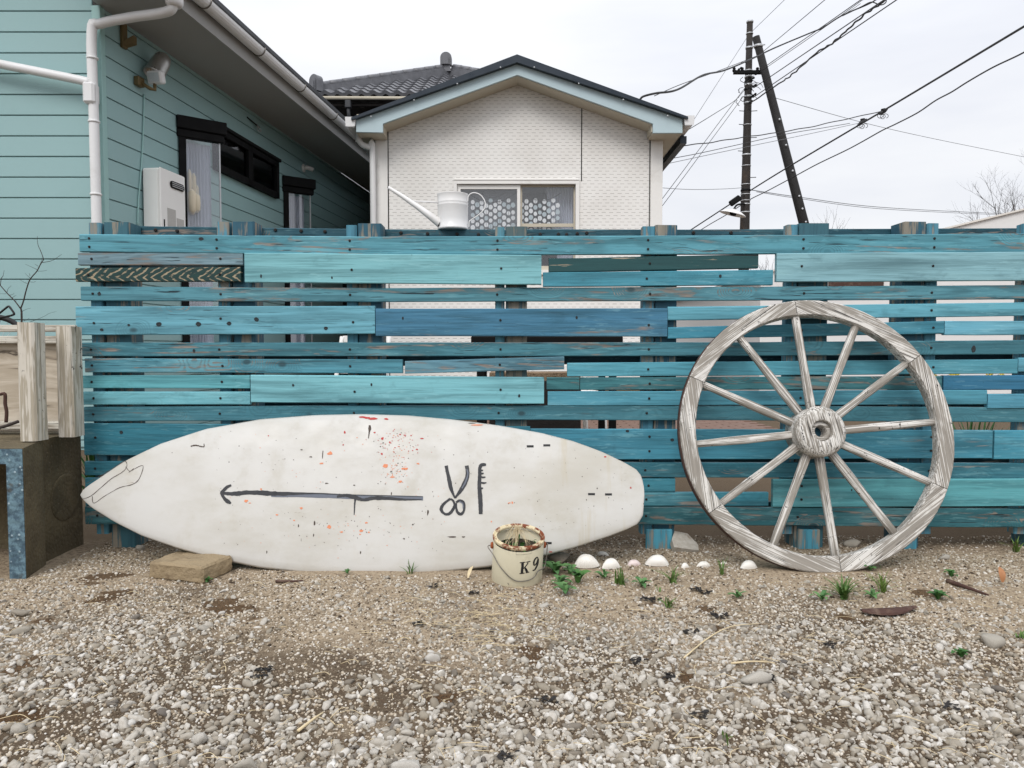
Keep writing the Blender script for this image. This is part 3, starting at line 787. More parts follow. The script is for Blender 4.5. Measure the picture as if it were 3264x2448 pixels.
# ------------------------------------------------------------------ white gabled house in the middle
CY = 8.2; FY = 7.9
def z2(x, y): return 950 + .5877 * x, 100 + .5877 * y
def c2(x, y, Y):
    p = at(*z2(x, y), Y); return (p.x, p.z)
white = empty('gabled_house', (c2(1190, 600, CY)[0], CY, 0), 'white dash-textured gabled house with pale blue bargeboards behind the fence', 'house')
xl, xr = c2(425, 600, CY)[0], c2(1972, 600, CY)[0]
ap = c2(1190, 250, CY); el = c2(425, 540, CY)[1]
xm = ap[0]
wx0, wx1 = c2(845, 800, CY)[0], c2(1525, 800, CY)[0]
wzt = c2(1000, 812, CY)[1]; wzb = wzt - 1.02
m = MB()
slope_z = lambda x: ap[1] - abs(x - xm) * (ap[1] - el) / (xm - xl)
m.prism([(xl, wzt), (xr, wzt), (xr, el), (xm, ap[1]), (xl, el)], CY, CY + .16)
m.prism([(xl, wzb), (wx0, wzb), (wx0, wzt), (xl, wzt)], CY, CY + .16)
m.prism([(wx1, wzb), (xr, wzb), (xr, wzt), (wx1, wzt)], CY, CY + .16)
m.prism([(xl, .35), (xr, .35), (xr, wzb), (xl, wzb)], CY, CY + .16)
m.box(xl, xl + .1, CY + .161, 13, .35, el); m.box(xr - .1, xr, CY + .161, 13, .35, el)
m.build('wall', 'white_dash_siding', white)
MB().box(xl + .01, xr - .01, CY + .02, 13, -.05, .349).build('foundation', 'aged_concrete', white)
for a, b_ in ((xl - .012, xl + .122), (xr - .118, xr + .012)):
    MB().bbox(a, b_, CY - .016, CY - .0005, .35, el + .02, .003).build('corner_trim', 'white_trim', white)
MB().box(xl + .124, xl + .132, CY - .006, CY - .0005, .36, el + .06).build('joint_strip', 'black_frame', white)
MB().box(xr - .132, xr - .124, CY - .006, CY - .0005, .36, el + .06).build('joint_strip', 'black_frame', white)
jx = c2(1538, 600, CY)[0]; MB().box(jx - .005, jx + .005, CY - .004, CY - .0005, wzt, slope_z(jx)).build('joint_strip', 'black_frame', white)
# dark shadow bead where the soffit meets the wall
for a, b_ in (((480, 525), (1193, 272)), ((1193, 272), (1925, 525))):
    p, q = c2(*a, CY), c2(*b_, CY)
    MB().hexa([(p[0], CY - .012, p[1] - .012), (q[0], CY - .012, q[1] - .012), (q[0], CY - .001, q[1] - .012), (p[0], CY - .001, p[1] - .012), (p[0], CY - .012, p[1] + .012), (q[0], CY - .012, q[1] + .012), (q[0], CY - .001, q[1] + .012), (p[0], CY - .001, p[1] + .012)]).build('shadow_bead', 'black_frame', white)
fa = [c2(x, y, FY) for x, y in ((315, 478), (1188, 166), (2085, 476), (2085, 550), (1925, 550), (1925, 500), (1190, 235), (460, 500), (460, 548), (315, 545))]
MB().prism(fa, FY, FY + .035).build('bargeboard', 'fascia_blue', white)
# soffits: sloped under the gable, flat at the returns and along the sides
so = [c2(x, y, FY) for x, y in ((460, 500), (1190, 235), (1925, 500))]
m = MB()
for p, q in ((so[0], so[1]), (so[1], so[2])):
    m.hexa([(p[0], FY + .036, p[1] - .004), (q[0], FY + .036, q[1] - .004), (q[0], CY, q[1] - .004), (p[0], CY, p[1] - .004), (p[0], FY + .036, p[1] + .02), (q[0], FY + .036, q[1] + .02), (q[0], CY, q[1] + .02), (p[0], CY, p[1] + .02)])
m.build('gable_soffit', 'soffit_beige', white)
for i0, i1, side in ((8, 9, -1), (3, 4, 1)):
    xa, xb = sorted((fa[i0][0], fa[i1][0])); zz = fa[i0][1]
    m = MB()
    m.box(xa, xb, FY + .036, CY - .018, zz, zz + .02)
    if side < 0: m.box(xa, xl - .013, CY - .0175, 13, zz, zz + .02); m.box(xa, xa + .02, FY + .036, 13, zz + .021, zz + .2)
    else: m.box(xr + .013, xb, CY - .0175, 13, zz, zz + .02); m.box(xb - .02, xb, FY + .036, 13, zz + .021, zz + .2)
    # inner cheek of the cornice return
    xc = xb if side < 0 else xa
    m.box(xc - .012, xc, FY + .036, CY - .0175, zz + .021, fa[7][1] + .02)
    m.build('eave_soffit', 'soffit_beige', white)
ro = [c2(x, y, FY - .06) for x, y in ((288, 466), (1188, 124), (2116, 462), (2116, 474), (1188, 167), (288, 480))]
MB().prism(ro, FY - .06, 13.2).build('roof', 'navy_metal', white)
for t in (.1, .36, .62, .88): 
    for s_ in (0, 1):
        a, b_ = (ro[1], ro[0]) if s_ == 0 else (ro[1], ro[2])
        x = a[0] + (b_[0] - a[0]) * t; z = a[1] + (b_[1] - a[1]) * t - .07
        MB().lathe([(.009, 0), (.007, .005)], 8, mat=Matrix.Translation((x, FY - .061, z)) @ Matrix.Rotation(R(90), 4, 'X')).build('rivet', 'galvanised', white)
# gutters along both eaves and the left downpipe
for side in (-1, 1):
    xe = fa[9][0] - .055 if side < 0 else fa[3][0] + .065
    zz = fa[0][1] - .03 if side < 0 else fa[2][1] - .02
    g_ = MB(); pr = [(-.055, .05), (-.05, -.03), (-.03, -.055), (.03, -.055), (.05, -.03), (.055, .05), (.047, .05), (.043, -.025), (.026, -.047), (-.026, -.047), (-.043, -.025), (-.047, .05)]
    vs = [(xe + p[0], y, zz + p[1]) for y in (FY - .03, 13) for p in pr]; k = len(pr)
    g_.add(vs, [(i, (i + 1) % k, k + (i + 1) % k, k + i) for i in range(k)] + [tuple(range(k)), tuple(range(2 * k - 1, k - 1, -1))])
    g_.box(xe - .048, xe + .048, FY - .034, FY - .031, zz - .05, zz + .048)
    gu = g_.build('gutter', 'white_plastic', white)
    for y in np.arange(8.4, 13, .8): MB().box(xe - .058, xe + .058, y, y + .02, zz - .062, zz - .057).build('gutter_bracket', 'galvanised', gu)
    if side > 0: MB().box(xe - .02, xe + .05, FY + .3, 13, zz - .15, zz - .07).build('fascia_shade', 'navy_metal', gu)
q = lambda x, y, Y=8.12: at(*z2(x, y), Y)
xd = q(404, 700).x
pipe([q(330, 540), q(330, 585), q(350, 615), q(390, 632), (xd, 8.12, q(404, 660).z), (xd, 8.12, 1.4), (xd, 8.12, .05)], .032, 'downpipe', white)
# sliding window
wf = MB()
for a, b_, c, d in ((wx0, wx1, wzt - .035, wzt), (wx0, wx1, wzb, wzb + .05), (wx0, wx0 + .035, wzb + .051, wzt - .036), (wx1 - .04, wx1, wzb + .051, wzt - .036)):
    wf.box(a, b_, CY - .03, CY + .1, c, d)
wf = wf.build('window', 'white_trim', white)
wm = (wx0 + wx1) / 2 + .012
def sash(a, b_, y, name='sash', tw=.035, mid=False):
    s = MB()
    for p in ((a, b_, wzt - .085, wzt - .04), (a, b_, wzb + .052, wzb + .1), (a, a + tw, wzb + .101, wzt - .086), (b_ - tw, b_, wzb + .101, wzt - .086)): s.box(p[0], p[1], y, y + .03, p[2], p[3])
    o = s.build(name, 'white_trim', wf)
    return o
sa = sash(wx0 + .038, wm + .03, CY + .0)
MB().box(wx0 + .073, wm - .005, CY + .012, CY + .016, wzb + .1, wzt - .085).build('pane', 'window_glass', wf)
s2 = MB()
zr = at(1700, 718, CY + .04).z
for p in ((wm + .032, wx1 - .042, wzt - .055, wzt - .038), (wm + .032, wx1 - .052, wzb + .052, wzb + .1), (wm + .032, wm + .05, wzb + .101, wzt - .056), (wx1 - .058, wx1 - .042, wzb + .101, wzt - .056), (wm + .051, wx1 - .059, zr - .018, zr + .018)):
    s2.box(p[0], p[1], CY + .034, CY + .06, p[2], p[3])
s2.build('sash', 'soffit_beige', wf)
MB().box(wm + .05, wx1 - .058, CY + .045, CY + .049, wzb + .1, wzt - .055).build('pane', 'window_glass', wf)
MB().bbox(wx0, wx1, CY - .036, CY - .001, wzt + .001, wzt + .018, .003).build('head_flashing', 'white_trim', wf)
rm = MB(); rm.smooth = False
x0, x1, y0, y1, z0, z1 = wx0 - .3, wx1 + .3, CY + .17, CY + 1.6, wzb - .3, wzt + .2
rm.add([(x0, y0, z0), (x1, y0, z0), (x1, y1, z0), (x0, y1, z0), (x0, y0, z1), (x1, y0, z1), (x1, y1, z1), (x0, y1, z1)], [(0, 1, 2, 3), (4, 7, 6, 5), (1, 2, 6, 5), (2, 3, 7, 6), (3, 0, 4, 7)])
rm.build('room', 'room_grey', white)
MB().box(wx0 + .06, wm, CY + .125, CY + .128, wzb + .05, wzt - .06).build('sheer_blind', 'sheer_grey', white)
# garland of paper discs behind the glass
gar = empty('disc_garland', (wm, CY + .15, wzb + .1), 'rows of pale round paper discs hanging inside the white house window', 'garland')
gm, gs = MB(), MB()
sp = 14.4 * CY / FPX; ng = 0
for j in range(20):
    if j == 10: continue
    x = at(1507, 640, CY + .085).x + j * sp * .99
    ztop = at(1600, 632, CY + .085).z + random.uniform(-.008, .008) - (.04 if j % 2 else 0)
    gs.tube([(x, CY + .085, ztop + .05), (x, CY + .085, ztop - .42)], .0016, 4)
    for k in range(7):
        zc = ztop - .035 - k * .0705 + random.uniform(-.006, .006)
        gm.cur = 1 if random.random() < .3 else 0
        r_ = .0265 * random.uniform(.85, 1.05); a0 = random.uniform(-.25, .25)
        pts = [(x + r_ * math.cos(a) * (.93 if random.random() < .9 else .8), zc + r_ * 1.05 * math.sin(a)) for a in np.linspace(0, 2 * PI, 13)[:-1]]
        gm.prism(pts, CY + .083 + a0 * .01, CY + .085 + a0 * .01)
gm.build('paper_discs', ['disc_white', 'disc_grey'], gar); gs.build('strings', 'grey_cable', gar)
dr = MB(); n = 40; vs = []
for i in range(n + 1):
    t = i / n; xt = wx1 - .36 + .32 * t; xb = wx1 - .20 + .15 * t; yy = CY + .2 + .02 * math.sin(i * 1.5)
    vs += [(xb, yy, wzb + .05), (xt, yy, wzt - .03)]
dr.add(vs, [(2 * i, 2 * i + 2, 2 * i + 3, 2 * i + 1) for i in range(n)])
tag(dr.build('drape', 'curtain_cloth', None, smooth=True), 'pale curtain drawn aside at the right of the white house window', 'curtain')
sw_ = MB()
for a, b_, s_ in ((wx0 + .15, wm - .02, .10), (wx0 + .3, wm - .15, .05), (wm + .06, wx1 - .2, .08)):
    sw_.tube([(a + (b_ - a) * t, CY + .075, wzt - .115 - s_ * 4 * t * (1 - t)) for t in np.linspace(0, 1, 12)], .0028, 5)
tag(sw_.build('hanging_cord', 'black_cable', None), 'dark cords drooping across the top of the white house window', 'cord')

# ------------------------------------------------------------------ tiled hip-roofed house far behind
th = empty('tiled_house', (-2.2, 13.5, 0), 'old dark timber house with grey clay-tiled hip roof behind the gabled house', 'house')
C0 = Vector((-3.29, 12.0, 4.80)); P0 = Vector((-1.16, 14.08, 5.84)); XR = .87
m = MB()
m.add([C0, (XR, 12, C0.z), P0, C0 + Vector((0, 4.16, 0)), (XR, 16.16, C0.z)], [(0, 1, 2), (0, 2, 3), (1, 4, 2), (3, 2, 4)])
m.add([C0 + Vector((.03, .03, -.1)), (XR - .03, 12.03, C0.z - .1), P0 + Vector((0, 0, -.1)), C0 + Vector((.03, 4.1, -.1)), (XR - .03, 16.1, C0.z - .1)], [(2, 1, 0), (3, 2, 0), (2, 4, 1), (4, 2, 3)])
roof = m.build('roof', 'roof_slate', th)
tw, rows = .192, 9
up = Vector((0, 2.08, P0.z - C0.z)); upn = up.normalized(); nrm = Vector((0, -upn.z, upn.y)); ln = up.length / rows
t_ = MB(); prof = [(-.5, 0), (-.42, .32), (-.3, .5), (-.17, .42), (0, .02), (.18, -.22), (.36, -.16), (.5, 0)]
vs = []
for (v_, h) in ((-.04, -.028), (-.04, .034), (ln * 1.12, .006)):
    vs += [Vector((a * tw, 0, 0)) + upn * v_ + nrm * (b_ * .055 + h) for a, b_ in prof]
k = len(prof); t_.add(vs, [(r_ * k + i, r_ * k + i + 1, (r_ + 1) * k + i + 1, (r_ + 1) * k + i) for r_ in range(2) for i in range(k - 1)])
tme = t_.mesh('tile', 'grey_roof_tile')
for j in range(rows):
    base = C0 + up * (j / rows); xs0 = C0.x + 2.08 * j / rows + .16
    for i in range(16):
        x = C0.x + .18 + i * tw
        if x < xs0 or x > XR - 2.08 * j / rows - .16 or x > -.3: continue
        o = put('tile', tme, roof, Vector((x, base.y, base.z)) + nrm * .03); o.rotation_euler = (random.uniform(-.015, .015), random.uniform(-.02, .02), 0)
def ridge(a, b_, w, h, name):
    a, b_ = Vector(a), Vector(b_); d = (b_ - a); L = d.length; d.normalize(); s = d.cross(Vector((0, 0, 1))).normalized(); u = s.cross(d)
    m = MB()
    for k, (ww, z0, z1) in enumerate(((w * 1.3, -.1, h * .25), (w * 1.05, h * .27, h * .5), (w * .85, h * .52, h * .75))):
        c = [a + s * sx * ww / 2 + u * z0 for sx in (-1, 1)] + [b_ + s * sx * ww / 2 + u * z0 for sx in (1, -1)]
        m.hexa(c + [p + u * (z1 - z0) for p in c])
    n = max(3, int(L / .24))
    for i in range(n):
        p, q_ = a + d * (L * i / n) + u * h * .8, a + d * (L * (i + 1) / n) + u * h * .8
        m.tube([p, q_ - d * .012], [w * .46, w * .44], 10)
    return m.build(name, 'grey_roof_tile', roof)
ridge(C0 + Vector((.16, .16, .10)), P0 + Vector((-.05, -.05, .06)), .13, .13, 'hip_ridge')
ridge((XR - .16, 12.16, C0.z + .10), P0 + Vector((.05, -.05, .06)), .13, .13, 'hip_ridge')
def ogre(p, w, h, name, rz=0):
    m = MB(); Mo = Matrix.Translation(p) @ Matrix.Rotation(rz, 4, 'Z')
    def arch(ww, hh, z0=0): return [(-ww / 2, z0), (ww / 2, z0)] + [(ww / 2 * math.cos(a), hh - ww / 2 + ww / 2 * math.sin(a)) for a in np.linspace(0, PI, 11)]
    m.prism(arch(w, h), -.06, .06, Mo); m.prism(arch(w * .68, h * .8), -.08, -.061, Mo); m.prism(arch(w * .46, h * .66), -.095, -.081, Mo)
    m.prism([(-w * .42, -h * .5), (w * .42, -h * .5), (w * .36, -.002), (-w * .36, -.002)], -.05, .05, Mo)
    return m.build(name, 'grey_roof_tile', roof)
ogre(P0 + Vector((-.06, -.12, .17)), .21, .23, 'ridge_end_tile')
ogre(C0 + Vector((.14, .10, .09)), .2, .27, 'ridge_end_tile', R(-35))
# upturned corner, fascia, rafters, gutter
m = MB(); m.tube([C0 + Vector((-.20, -.20, .10)), C0 + Vector((-.1, -.1, .02)), C0 + Vector((.1, .1, .02))], [.012, .05, .06], 8); m.build('corner_tip', 'grey_roof_tile', roof)
MB().box(C0.x + .05, XR, 12.06, 12.10, C0.z - .14, C0.z - .03).build('eave_board', 'dark_timber', th)
for i in range(13):
    x = C0.x + .25 + i * .3; MB().hexa([(x, 12.1, C0.z - .16), (x + .07, 12.1, C0.z - .16), (x + .07, 13.2, C0.z + .42), (x, 13.2, C0.z + .42), (x, 12.1, C0.z - .1), (x + .07, 12.1, C0.z - .1), (x + .07, 13.2, C0.z + .48), (x, 13.2, C0.z + .48)]).build('rafter', 'dark_timber', th)
MB().box(C0.x + .9, XR, 13.0, 13.2, 0, C0.z + .42).build('wall', 'dark_timber', th)
MB().box(C0.x + .9, C0.x + 1.1, 13.21, 18, 0, C0.z + .5).build('wall', 'dark_timber', th)
MB().box(C0.x + .7, XR, 12.55, 12.68, C0.z - .45, C0.z - .25).build('beam', 'dark_timber', th)
g2 = MB().tube([(C0.x + .0, 11.96, C0.z - .045), (XR, 11.96, C0.z - .065)], .028, 8).build('gutter', 'soffit_beige', th)
p = at(1110, 325, 11.95); MB().bbox(p.x - .045, p.x + .045, 11.9, 12.0, p.z - .1, p.z + .02, .01).build('hopper', 'roof_slate', g2)
MB().tube([p + Vector((0, 0, -.1)), p + Vector((0, .05, -.25)), p + Vector((.25, .7, -.5)), p + Vector((.25, .8, -3))], .03, 8).build('downpipe', 'roof_slate', g2)

# ------------------------------------------------------------------ pale building on the right, seen over and through the fence
BY = 11.5
rb = empty('pale_building', (at(2900, 900, BY).x, BY, 0), 'low beige building with a sloping roof line at the right edge', 'building')
pl = [at(x, y, BY) for x, y in ((2425, 874), (3264, 668), (3700, 562))]
poly = [(pl[0].x, 0), (pl[2].x, 0), (pl[2].x, pl[2].z), (pl[0].x, pl[0].z)]
MB().prism(poly, BY, BY + 6).build('wall', 'white_wall', rb)
a, b_ = pl[0], pl[2]
MB().hexa([(a.x - .1, BY - .04, a.z - .03), (b_.x, BY - .04, b_.z - .005), (b_.x, BY + 6, b_.z - .005), (a.x - .1, BY + 6, a.z - .03), (a.x - .1, BY - .04, a.z + .0), (b_.x, BY - .04, b_.z + .02), (b_.x, BY + 6, b_.z + .02), (a.x - .1, BY + 6, a.z + .0)]).build('roof', 'beige_wall', rb)
z0 = at(2700, 912, BY).z
MB().box(at(2640, 900, BY).x, at(2812, 900, BY).x, BY - .05, BY - .005, z0 - .05, z0 + .25).build('shutter_box', 'dead_bark', rb)
for py in (935, 1000, 1060): 
    z0 = at(2700, py, BY).z; MB().box(pl[0].x + .02, pl[2].x, BY - .012, BY - .002, z0 - .012, z0 + .012).build('seam', 'beige_wall', rb)

# ------------------------------------------------------------------ utility poles and wires
def z3(x, y, d): return at(2000 + .5714 * x, .5714 * y, d)
PD = 20.0
p_top, p_bot = z3(683, 120, PD), z3(654, 1270, PD)
dirp = (p_bot - p_top) / (p_top.z - p_bot.z)
base = p_top + dirp * p_top.z
pole = empty('utility_pole', base, 'upright dark timber utility pole with steel bands behind the fence', 'utility pole')
MB().tube([p_top, p_top.lerp(base, .33), p_top.lerp(base, .66), base], [.078, .105, .135, .16], 16).build('shaft', 'pole_timber', pole)
def pp(zy):                       # point on the pole axis at a zoom row
    t = (p_top.z - z3(670, zy, PD).z) / p_top.z; return p_top + (base - p_top) * t, .078 + .082 * t
for zy, h, mt in ((122, .05, 'galvanised'), (188, .03, 'galvanised'), (268, .05, 'galvanised'), (395, .03, 'galvanised'), (430, .05, 'galvanised'), (455, .03, 'black_frame'), (475, .05, 'galvanised'), (500, .04, 'black_frame'), (540, .05, 'galvanised'), (575, .04, 'galvanised'), (698, .02, 'galvanised'), (865, .04, 'galvanised'), (926, .02, 'galvanised'), (1030, .02, 'galvanised'), (1062, .05, 'black_frame'), (1085, .02, 'galvanised'), (1120, .02, 'galvanised'), (1140, .03, 'galvanised'), (1185, .03, 'galvanised')):
    c, r_ = pp(zy); MB().lathe([(r_ + .012, -h / 2), (r_ + .016, 0), (r_ + .012, h / 2)], 16, c).build('band', mt, pole)
for i, zy in enumerate((352, 622, 697, 770, 845, 992, 1115)):
    c, r_ = pp(zy)
    for sgn in ((-1, 1) if i == 1 else ((1,) if i % 2 else (-1,))):
        MB().tube([c + Vector((sgn * r_ * .8, -.03, 0)), c + Vector((sgn * (r_ + .14), -.06, 0))], .010, 5).build('step_bolt', 'black_frame', pole)
a, b_ = z3(588, 408, PD - .15), z3(750, 405, PD - .15)
arm = MB().bbox(a.x, b_.x, PD - .25, PD - .16, a.z - .045, a.z + .045, .006).build('crossarm', 'black_frame', pole)
for zx in (595, 640, 725, 745):
    p = z3(zx, 392, PD - .2); MB().lathe([(.02, -.05), (.045, -.03), (.05, .0), (.03, .02), (.045, .04), (.03, .07), (.0, .08)], 10, p).build('insulator', 'black_frame', arm)
for zx, zy in ((710, 430), (720, 470), (705, 530), (720, 520), (700, 560), (640, 375), (735, 400)):
    p = z3(zx, zy, PD - .25); q_ = z3(zx - 26, zy + 18, PD - .2)
    MB().tube([q_, q_.lerp(p, .3), q_.lerp(p, .5), q_.lerp(p, .8), p], [.012, .035, .02, .035, .012], 7).build('strain_insulator', 'black_frame', pole)
rnd = random.Random(4)
for i in range(13):
    cx, cy = rnd.uniform(635, 720), rnd.uniform(430, 570); rr = rnd.uniform(14, 34)
    pts = [z3(cx + rr * math.cos(t) * rnd.uniform(.8, 1.2), cy + rr * .8 * math.sin(t), PD - .25 - .05 * rnd.random()) for t in np.linspace(rnd.uniform(0, 3), rnd.uniform(4, 7), 9)]
    MB().tube(spline(pts, 3), .008, 4).build('jumper_wire', 'black_cable', pole)
p_t, p_b = z3(716, 205, PD - .35), z3(985, 1250, PD - .35)
d_ = (p_b - p_t) / (p_t.z - p_b.z); b2 = p_t + d_ * p_t.z
strut = empty('brace_pole', b2, 'dark timber brace pole leaning against the upright utility pole', 'utility pole')
MB().tube([p_t, p_t.lerp(b2, .5), b2], [.095, .125, .15], 16).build('shaft', 'pole_dark', strut)
for zy in (258,):
    c = p_t.lerp(b2, (p_t.z - z3(720, zy, PD - .35).z) / p_t.z)
    MB().lathe([(.115, -.03), (.12, 0), (.115, .03)], 16, c).build('band', 'galvanised', strut)
    MB().tube([c + Vector((-.3, .1, 0)), c + Vector((.16, -.06, .02))], .016, 6).build('through_bolt', 'galvanised', strut)
for zy in (675, 818, 960, 1100, 1170, 1243):
    c = p_t.lerp(b2, (p_t.z - z3(900, zy, PD - .35).z) / p_t.z)
    MB().lathe([(.028, 0), (.028, .012), (.012, .02)], 8, mat=Matrix.Translation(c + Vector((.0, -.14, 0))) @ Matrix.Rotation(R(90), 4, 'X')).build('bolt_head', 'galvanised', strut)
# street lamp on the pole
lp = z3(590, 1188, PD - .6)
lamp = empty('street_lamp', lp, 'small street lamp with white dish shade on the utility pole', 'street lamp')
Ml = Matrix.Translation(lp) @ Matrix.Rotation(R(14), 4, 'Y') @ Matrix.Rotation(R(6), 4, 'X')
MB().lathe([(.0, .10), (.08, .095), (.22, .04), (.33, -.02), (.34, -.04), (.31, -.03), (.1, .05), (0, .06)], 22, mat=Ml).build('shade', 'enamel_white', lamp)
MB().lathe([(0, -.075), (.08, -.06), (.1, .0), (.06, .05)], 14, mat=Ml).build('bulb_cover', 'black_frame', lamp)
MB().tube(spline([lp + Vector((0, 0, .08)), lp + Vector((.12, .1, .22)), lp + Vector((.35, .35, .3)), pp(1140)[0]], 4), .025, 7).build('bracket_arm', 'black_frame', lamp)
jb = z3(600, 1120, PD - .4)
bxo = empty('junction_box', jb, 'black cable junction box hanging left of the utility pole', 'junction box')
Mj = Matrix.Translation(jb) @ Matrix.Rotation(R(-35), 4, 'Y')
MB().bbox(-.16, .16, -.06, .06, -.08, .08, .03, Mj).build('housing', 'black_frame', bxo)
MB().tube(spline([jb + Vector((.08, 0, .05)), jb + Vector((.2, .1, .14)), pp(1090)[0]], 4), .012, 5).build('lead', 'black_cable', bxo)

def wire(label, pts, r, mat='black_cable', twist=None, name='overhead_wire'):
    P = [z3(*p) for p in pts]
    P = spline(P, 8) if len(P) > 2 else [P[0] + (P[1] - P[0]) * t for t in np.linspace(0, 1, 10)]
    if twist:
        P = [Vector(p) for p in spline(P, 3)]
        P = [p + Vector((math.sin(i * .42) * twist, 0, math.cos(i * .33) * twist * .6)) for i, p in enumerate(P)]
    o = MB().tube(P, r, 5).build(name, mat, None)
    return tag(o, label, 'wire', 'overhead wires')
wire('thick black cable sagging from the white roof up past both poles', ((70, 556, 9.2), (90, 538, 9.2), (160, 520, 9.3), (280, 500, 9.8), (420, 420, 11), (540, 393, 12), (680, 335, 13), (820, 268, 14), (1030, 180, 14.5), (1090, 155, 14.5), (1200, 85, 14.5), (1360, 15, 14.5), (1430, -40, 14.5)), .014)
wire('thin messenger wire beside the thick sagging roof cable', ((150, 535, 9.3), (300, 470, 10), (500, 398, 12), (700, 320, 13.2), (830, 262, 14), (1060, 165, 14.6), (1240, 60, 14.6), (1300, 20, 14.6)), .005)
wire('looped cable end at the top edge of the sky', ((1200, 88, 14.4), (1300, 40, 14.4), (1360, 12, 14.4), (1410, 28, 14.4), (1440, 15, 14.4), (1443, -12, 14.4)), .011)
wire('thin wire from the pole top rising to the upper right', ((690, 180, PD), (875, 0, 17), (960, -82, 15.5)), .006, 'grey_cable')
wire('thin guy wire from the pole top down to the white house', ((300, 780, 16), (440, 560, 17.5), (665, 212, PD)), .006, 'grey_cable')
wire('thin wire leaving the brace pole head to the upper right', ((760, 285, PD - .3), (1100, 0, 15), (1180, -66, 14)), .008)
wire('upper power line from the crossarm to the upper right', ((770, 370, PD - .3), (1300, 0, 14), (1400, -70, 13)), .009)
wire('second power line from the crossarm to the upper right', ((735, 405, PD - .3), (1060, 180, 16.5), (1310, 0, 14), (1400, -65, 13)), .007)
wire('third power line from the pole to the upper right', ((705, 490, PD - .3), (1430, 0, 13), (1520, -60, 12)), .011)
wire('twisted service cable climbing from the pole to the upper right', ((690, 572, PD - .3), (840, 470, 18), (900, 430, 17), (960, 380, 16.2), (1060, 290, 15.2), (1130, 250, 14.6), (1190, 200, 14), (1250, 145, 13.6), (1330, 75, 13.2), (1400, 30, 13), (1450, -10, 12.7)), .017, twist=.012)
wire('lowest power line of the bundle rising to the upper right', ((700, 545, PD - .3), (1500, 0, 13), (1600, -68, 12)), .011)
wire('heavy straight cable crossing low behind the brace pole to the right edge', ((330, 1298, 24), (620, 1108, 22), (690, 1060, 21.5), (900, 930, 19), (1440, 610, 15), (2212, 148, 11), (2500, -25, 10)), .019)
wire('wavy lower cable running to the right edge of the sky', ((400, 1288, 24), (470, 1245, 24), (560, 1193, 23), (680, 1115, 21.5), (780, 1065, 20.5), (930, 985, 19), (1060, 915, 18), (1220, 838, 17), (1310, 790, 16.3), (1420, 728, 15.6), (1500, 690, 15), (1620, 628, 14.2), (1720, 560, 13.6), (1810, 512, 13), (1900, 455, 12.6), (2040, 375, 12), (2212, 292, 11.2), (2400, 180, 10.5)), .013)
wire('thin grey line descending from the brace pole to the right edge', ((820, 545, 21), (1300, 680, 24), (1700, 772, 27), (2212, 875, 30), (2400, 910, 31)), .008, 'grey_cable')
wire('double drop wire descending from the pole to the low right', ((690, 1060, PD + .2), (960, 1100, 23), (1400, 1155, 27), (2000, 1188, 33), (2250, 1196, 36)), .011, 'grey_cable')
wire('lower strand of the descending double drop wire', ((720, 1070, PD + .2), (960, 1108, 23), (1400, 1164, 27), (2000, 1195, 33), (2250, 1202, 36)), .009, 'grey_cable')
wire('twisted black cable from the white house eave to the mid-air splice', ((240, 820, 12), (285, 815, 12.3), (460, 795, 13), (650, 765, 13.6), (800, 745, 14), (1000, 712, 14.5), (1240, 660, 15), (1420, 620, 15.1)), .009, twist=.008)
wire('middle thin cable from the white house to the lower splice', ((225, 888, 12), (400, 855, 13), (650, 800, 13.8), (900, 745, 14.6), (1100, 712, 15), (1240, 688, 15.6)), .006)
wire('lowest faint cable from the white house to the lower splice', ((200, 918, 12), (400, 875, 13), (650, 822, 13.8), (1000, 750, 14.8), (1300, 685, 15.8)), .005, 'grey_cable')
wire('slack thin wire between the white house and the pole base', ((150, 1044, 14), (195, 1048, 14.5), (320, 1056, 16), (430, 1057, 17), (560, 1053, 19), (645, 1047, PD)), .006, 'grey_cable')
wire('left of two steep guy wires beside the white house wall', ((120, 1200, 15), (195, 1108, 15.6), (655, 490, PD)), .007)
wire('right of two steep guy wires beside the white house wall', ((120, 1235, 15), (195, 1148, 15.6), (645, 540, PD)), .007)
wire('short drop wire from the pole to the white house gutter', ((320, 735, 12), (460, 650, 14.5), (600, 560, 18), (655, 500, PD)), .007)
for cx, cy, d, lab in ((1425, 625, 15.1, 'upper'), (1310, 680, 15.9, 'lower')):
    s = empty('cable_splice', z3(cx, cy, d), f'{lab} dark cable splice with loose loops on the heavy cable', 'cable splice')
    MB().tube([z3(cx - 22, cy + 14, d), z3(cx - 10, cy + 6, d), z3(cx + 12, cy - 8, d), z3(cx + 26, cy - 16, d)], [.012, .04, .04, .012], 7).build('sleeve', 'black_cable', s)
    MB().tube([z3(cx - 8, cy - 10, d), z3(cx + 12, cy - 14, d)], .03, 6).build('clamp', 'black_frame', s)
    for k in range(3):
        c0 = (cx + (k - 1) * 16, cy + 18 + 4 * (k % 2)); pts = [z3(c0[0] + 14 * math.cos(t + k), c0[1] + 12 * math.sin(t + k) + 4, d) for t in np.linspace(0, 5.6, 9)]
        MB().tube(spline(pts, 3), .006, 4).build('loose_loop', 'black_cable', s)

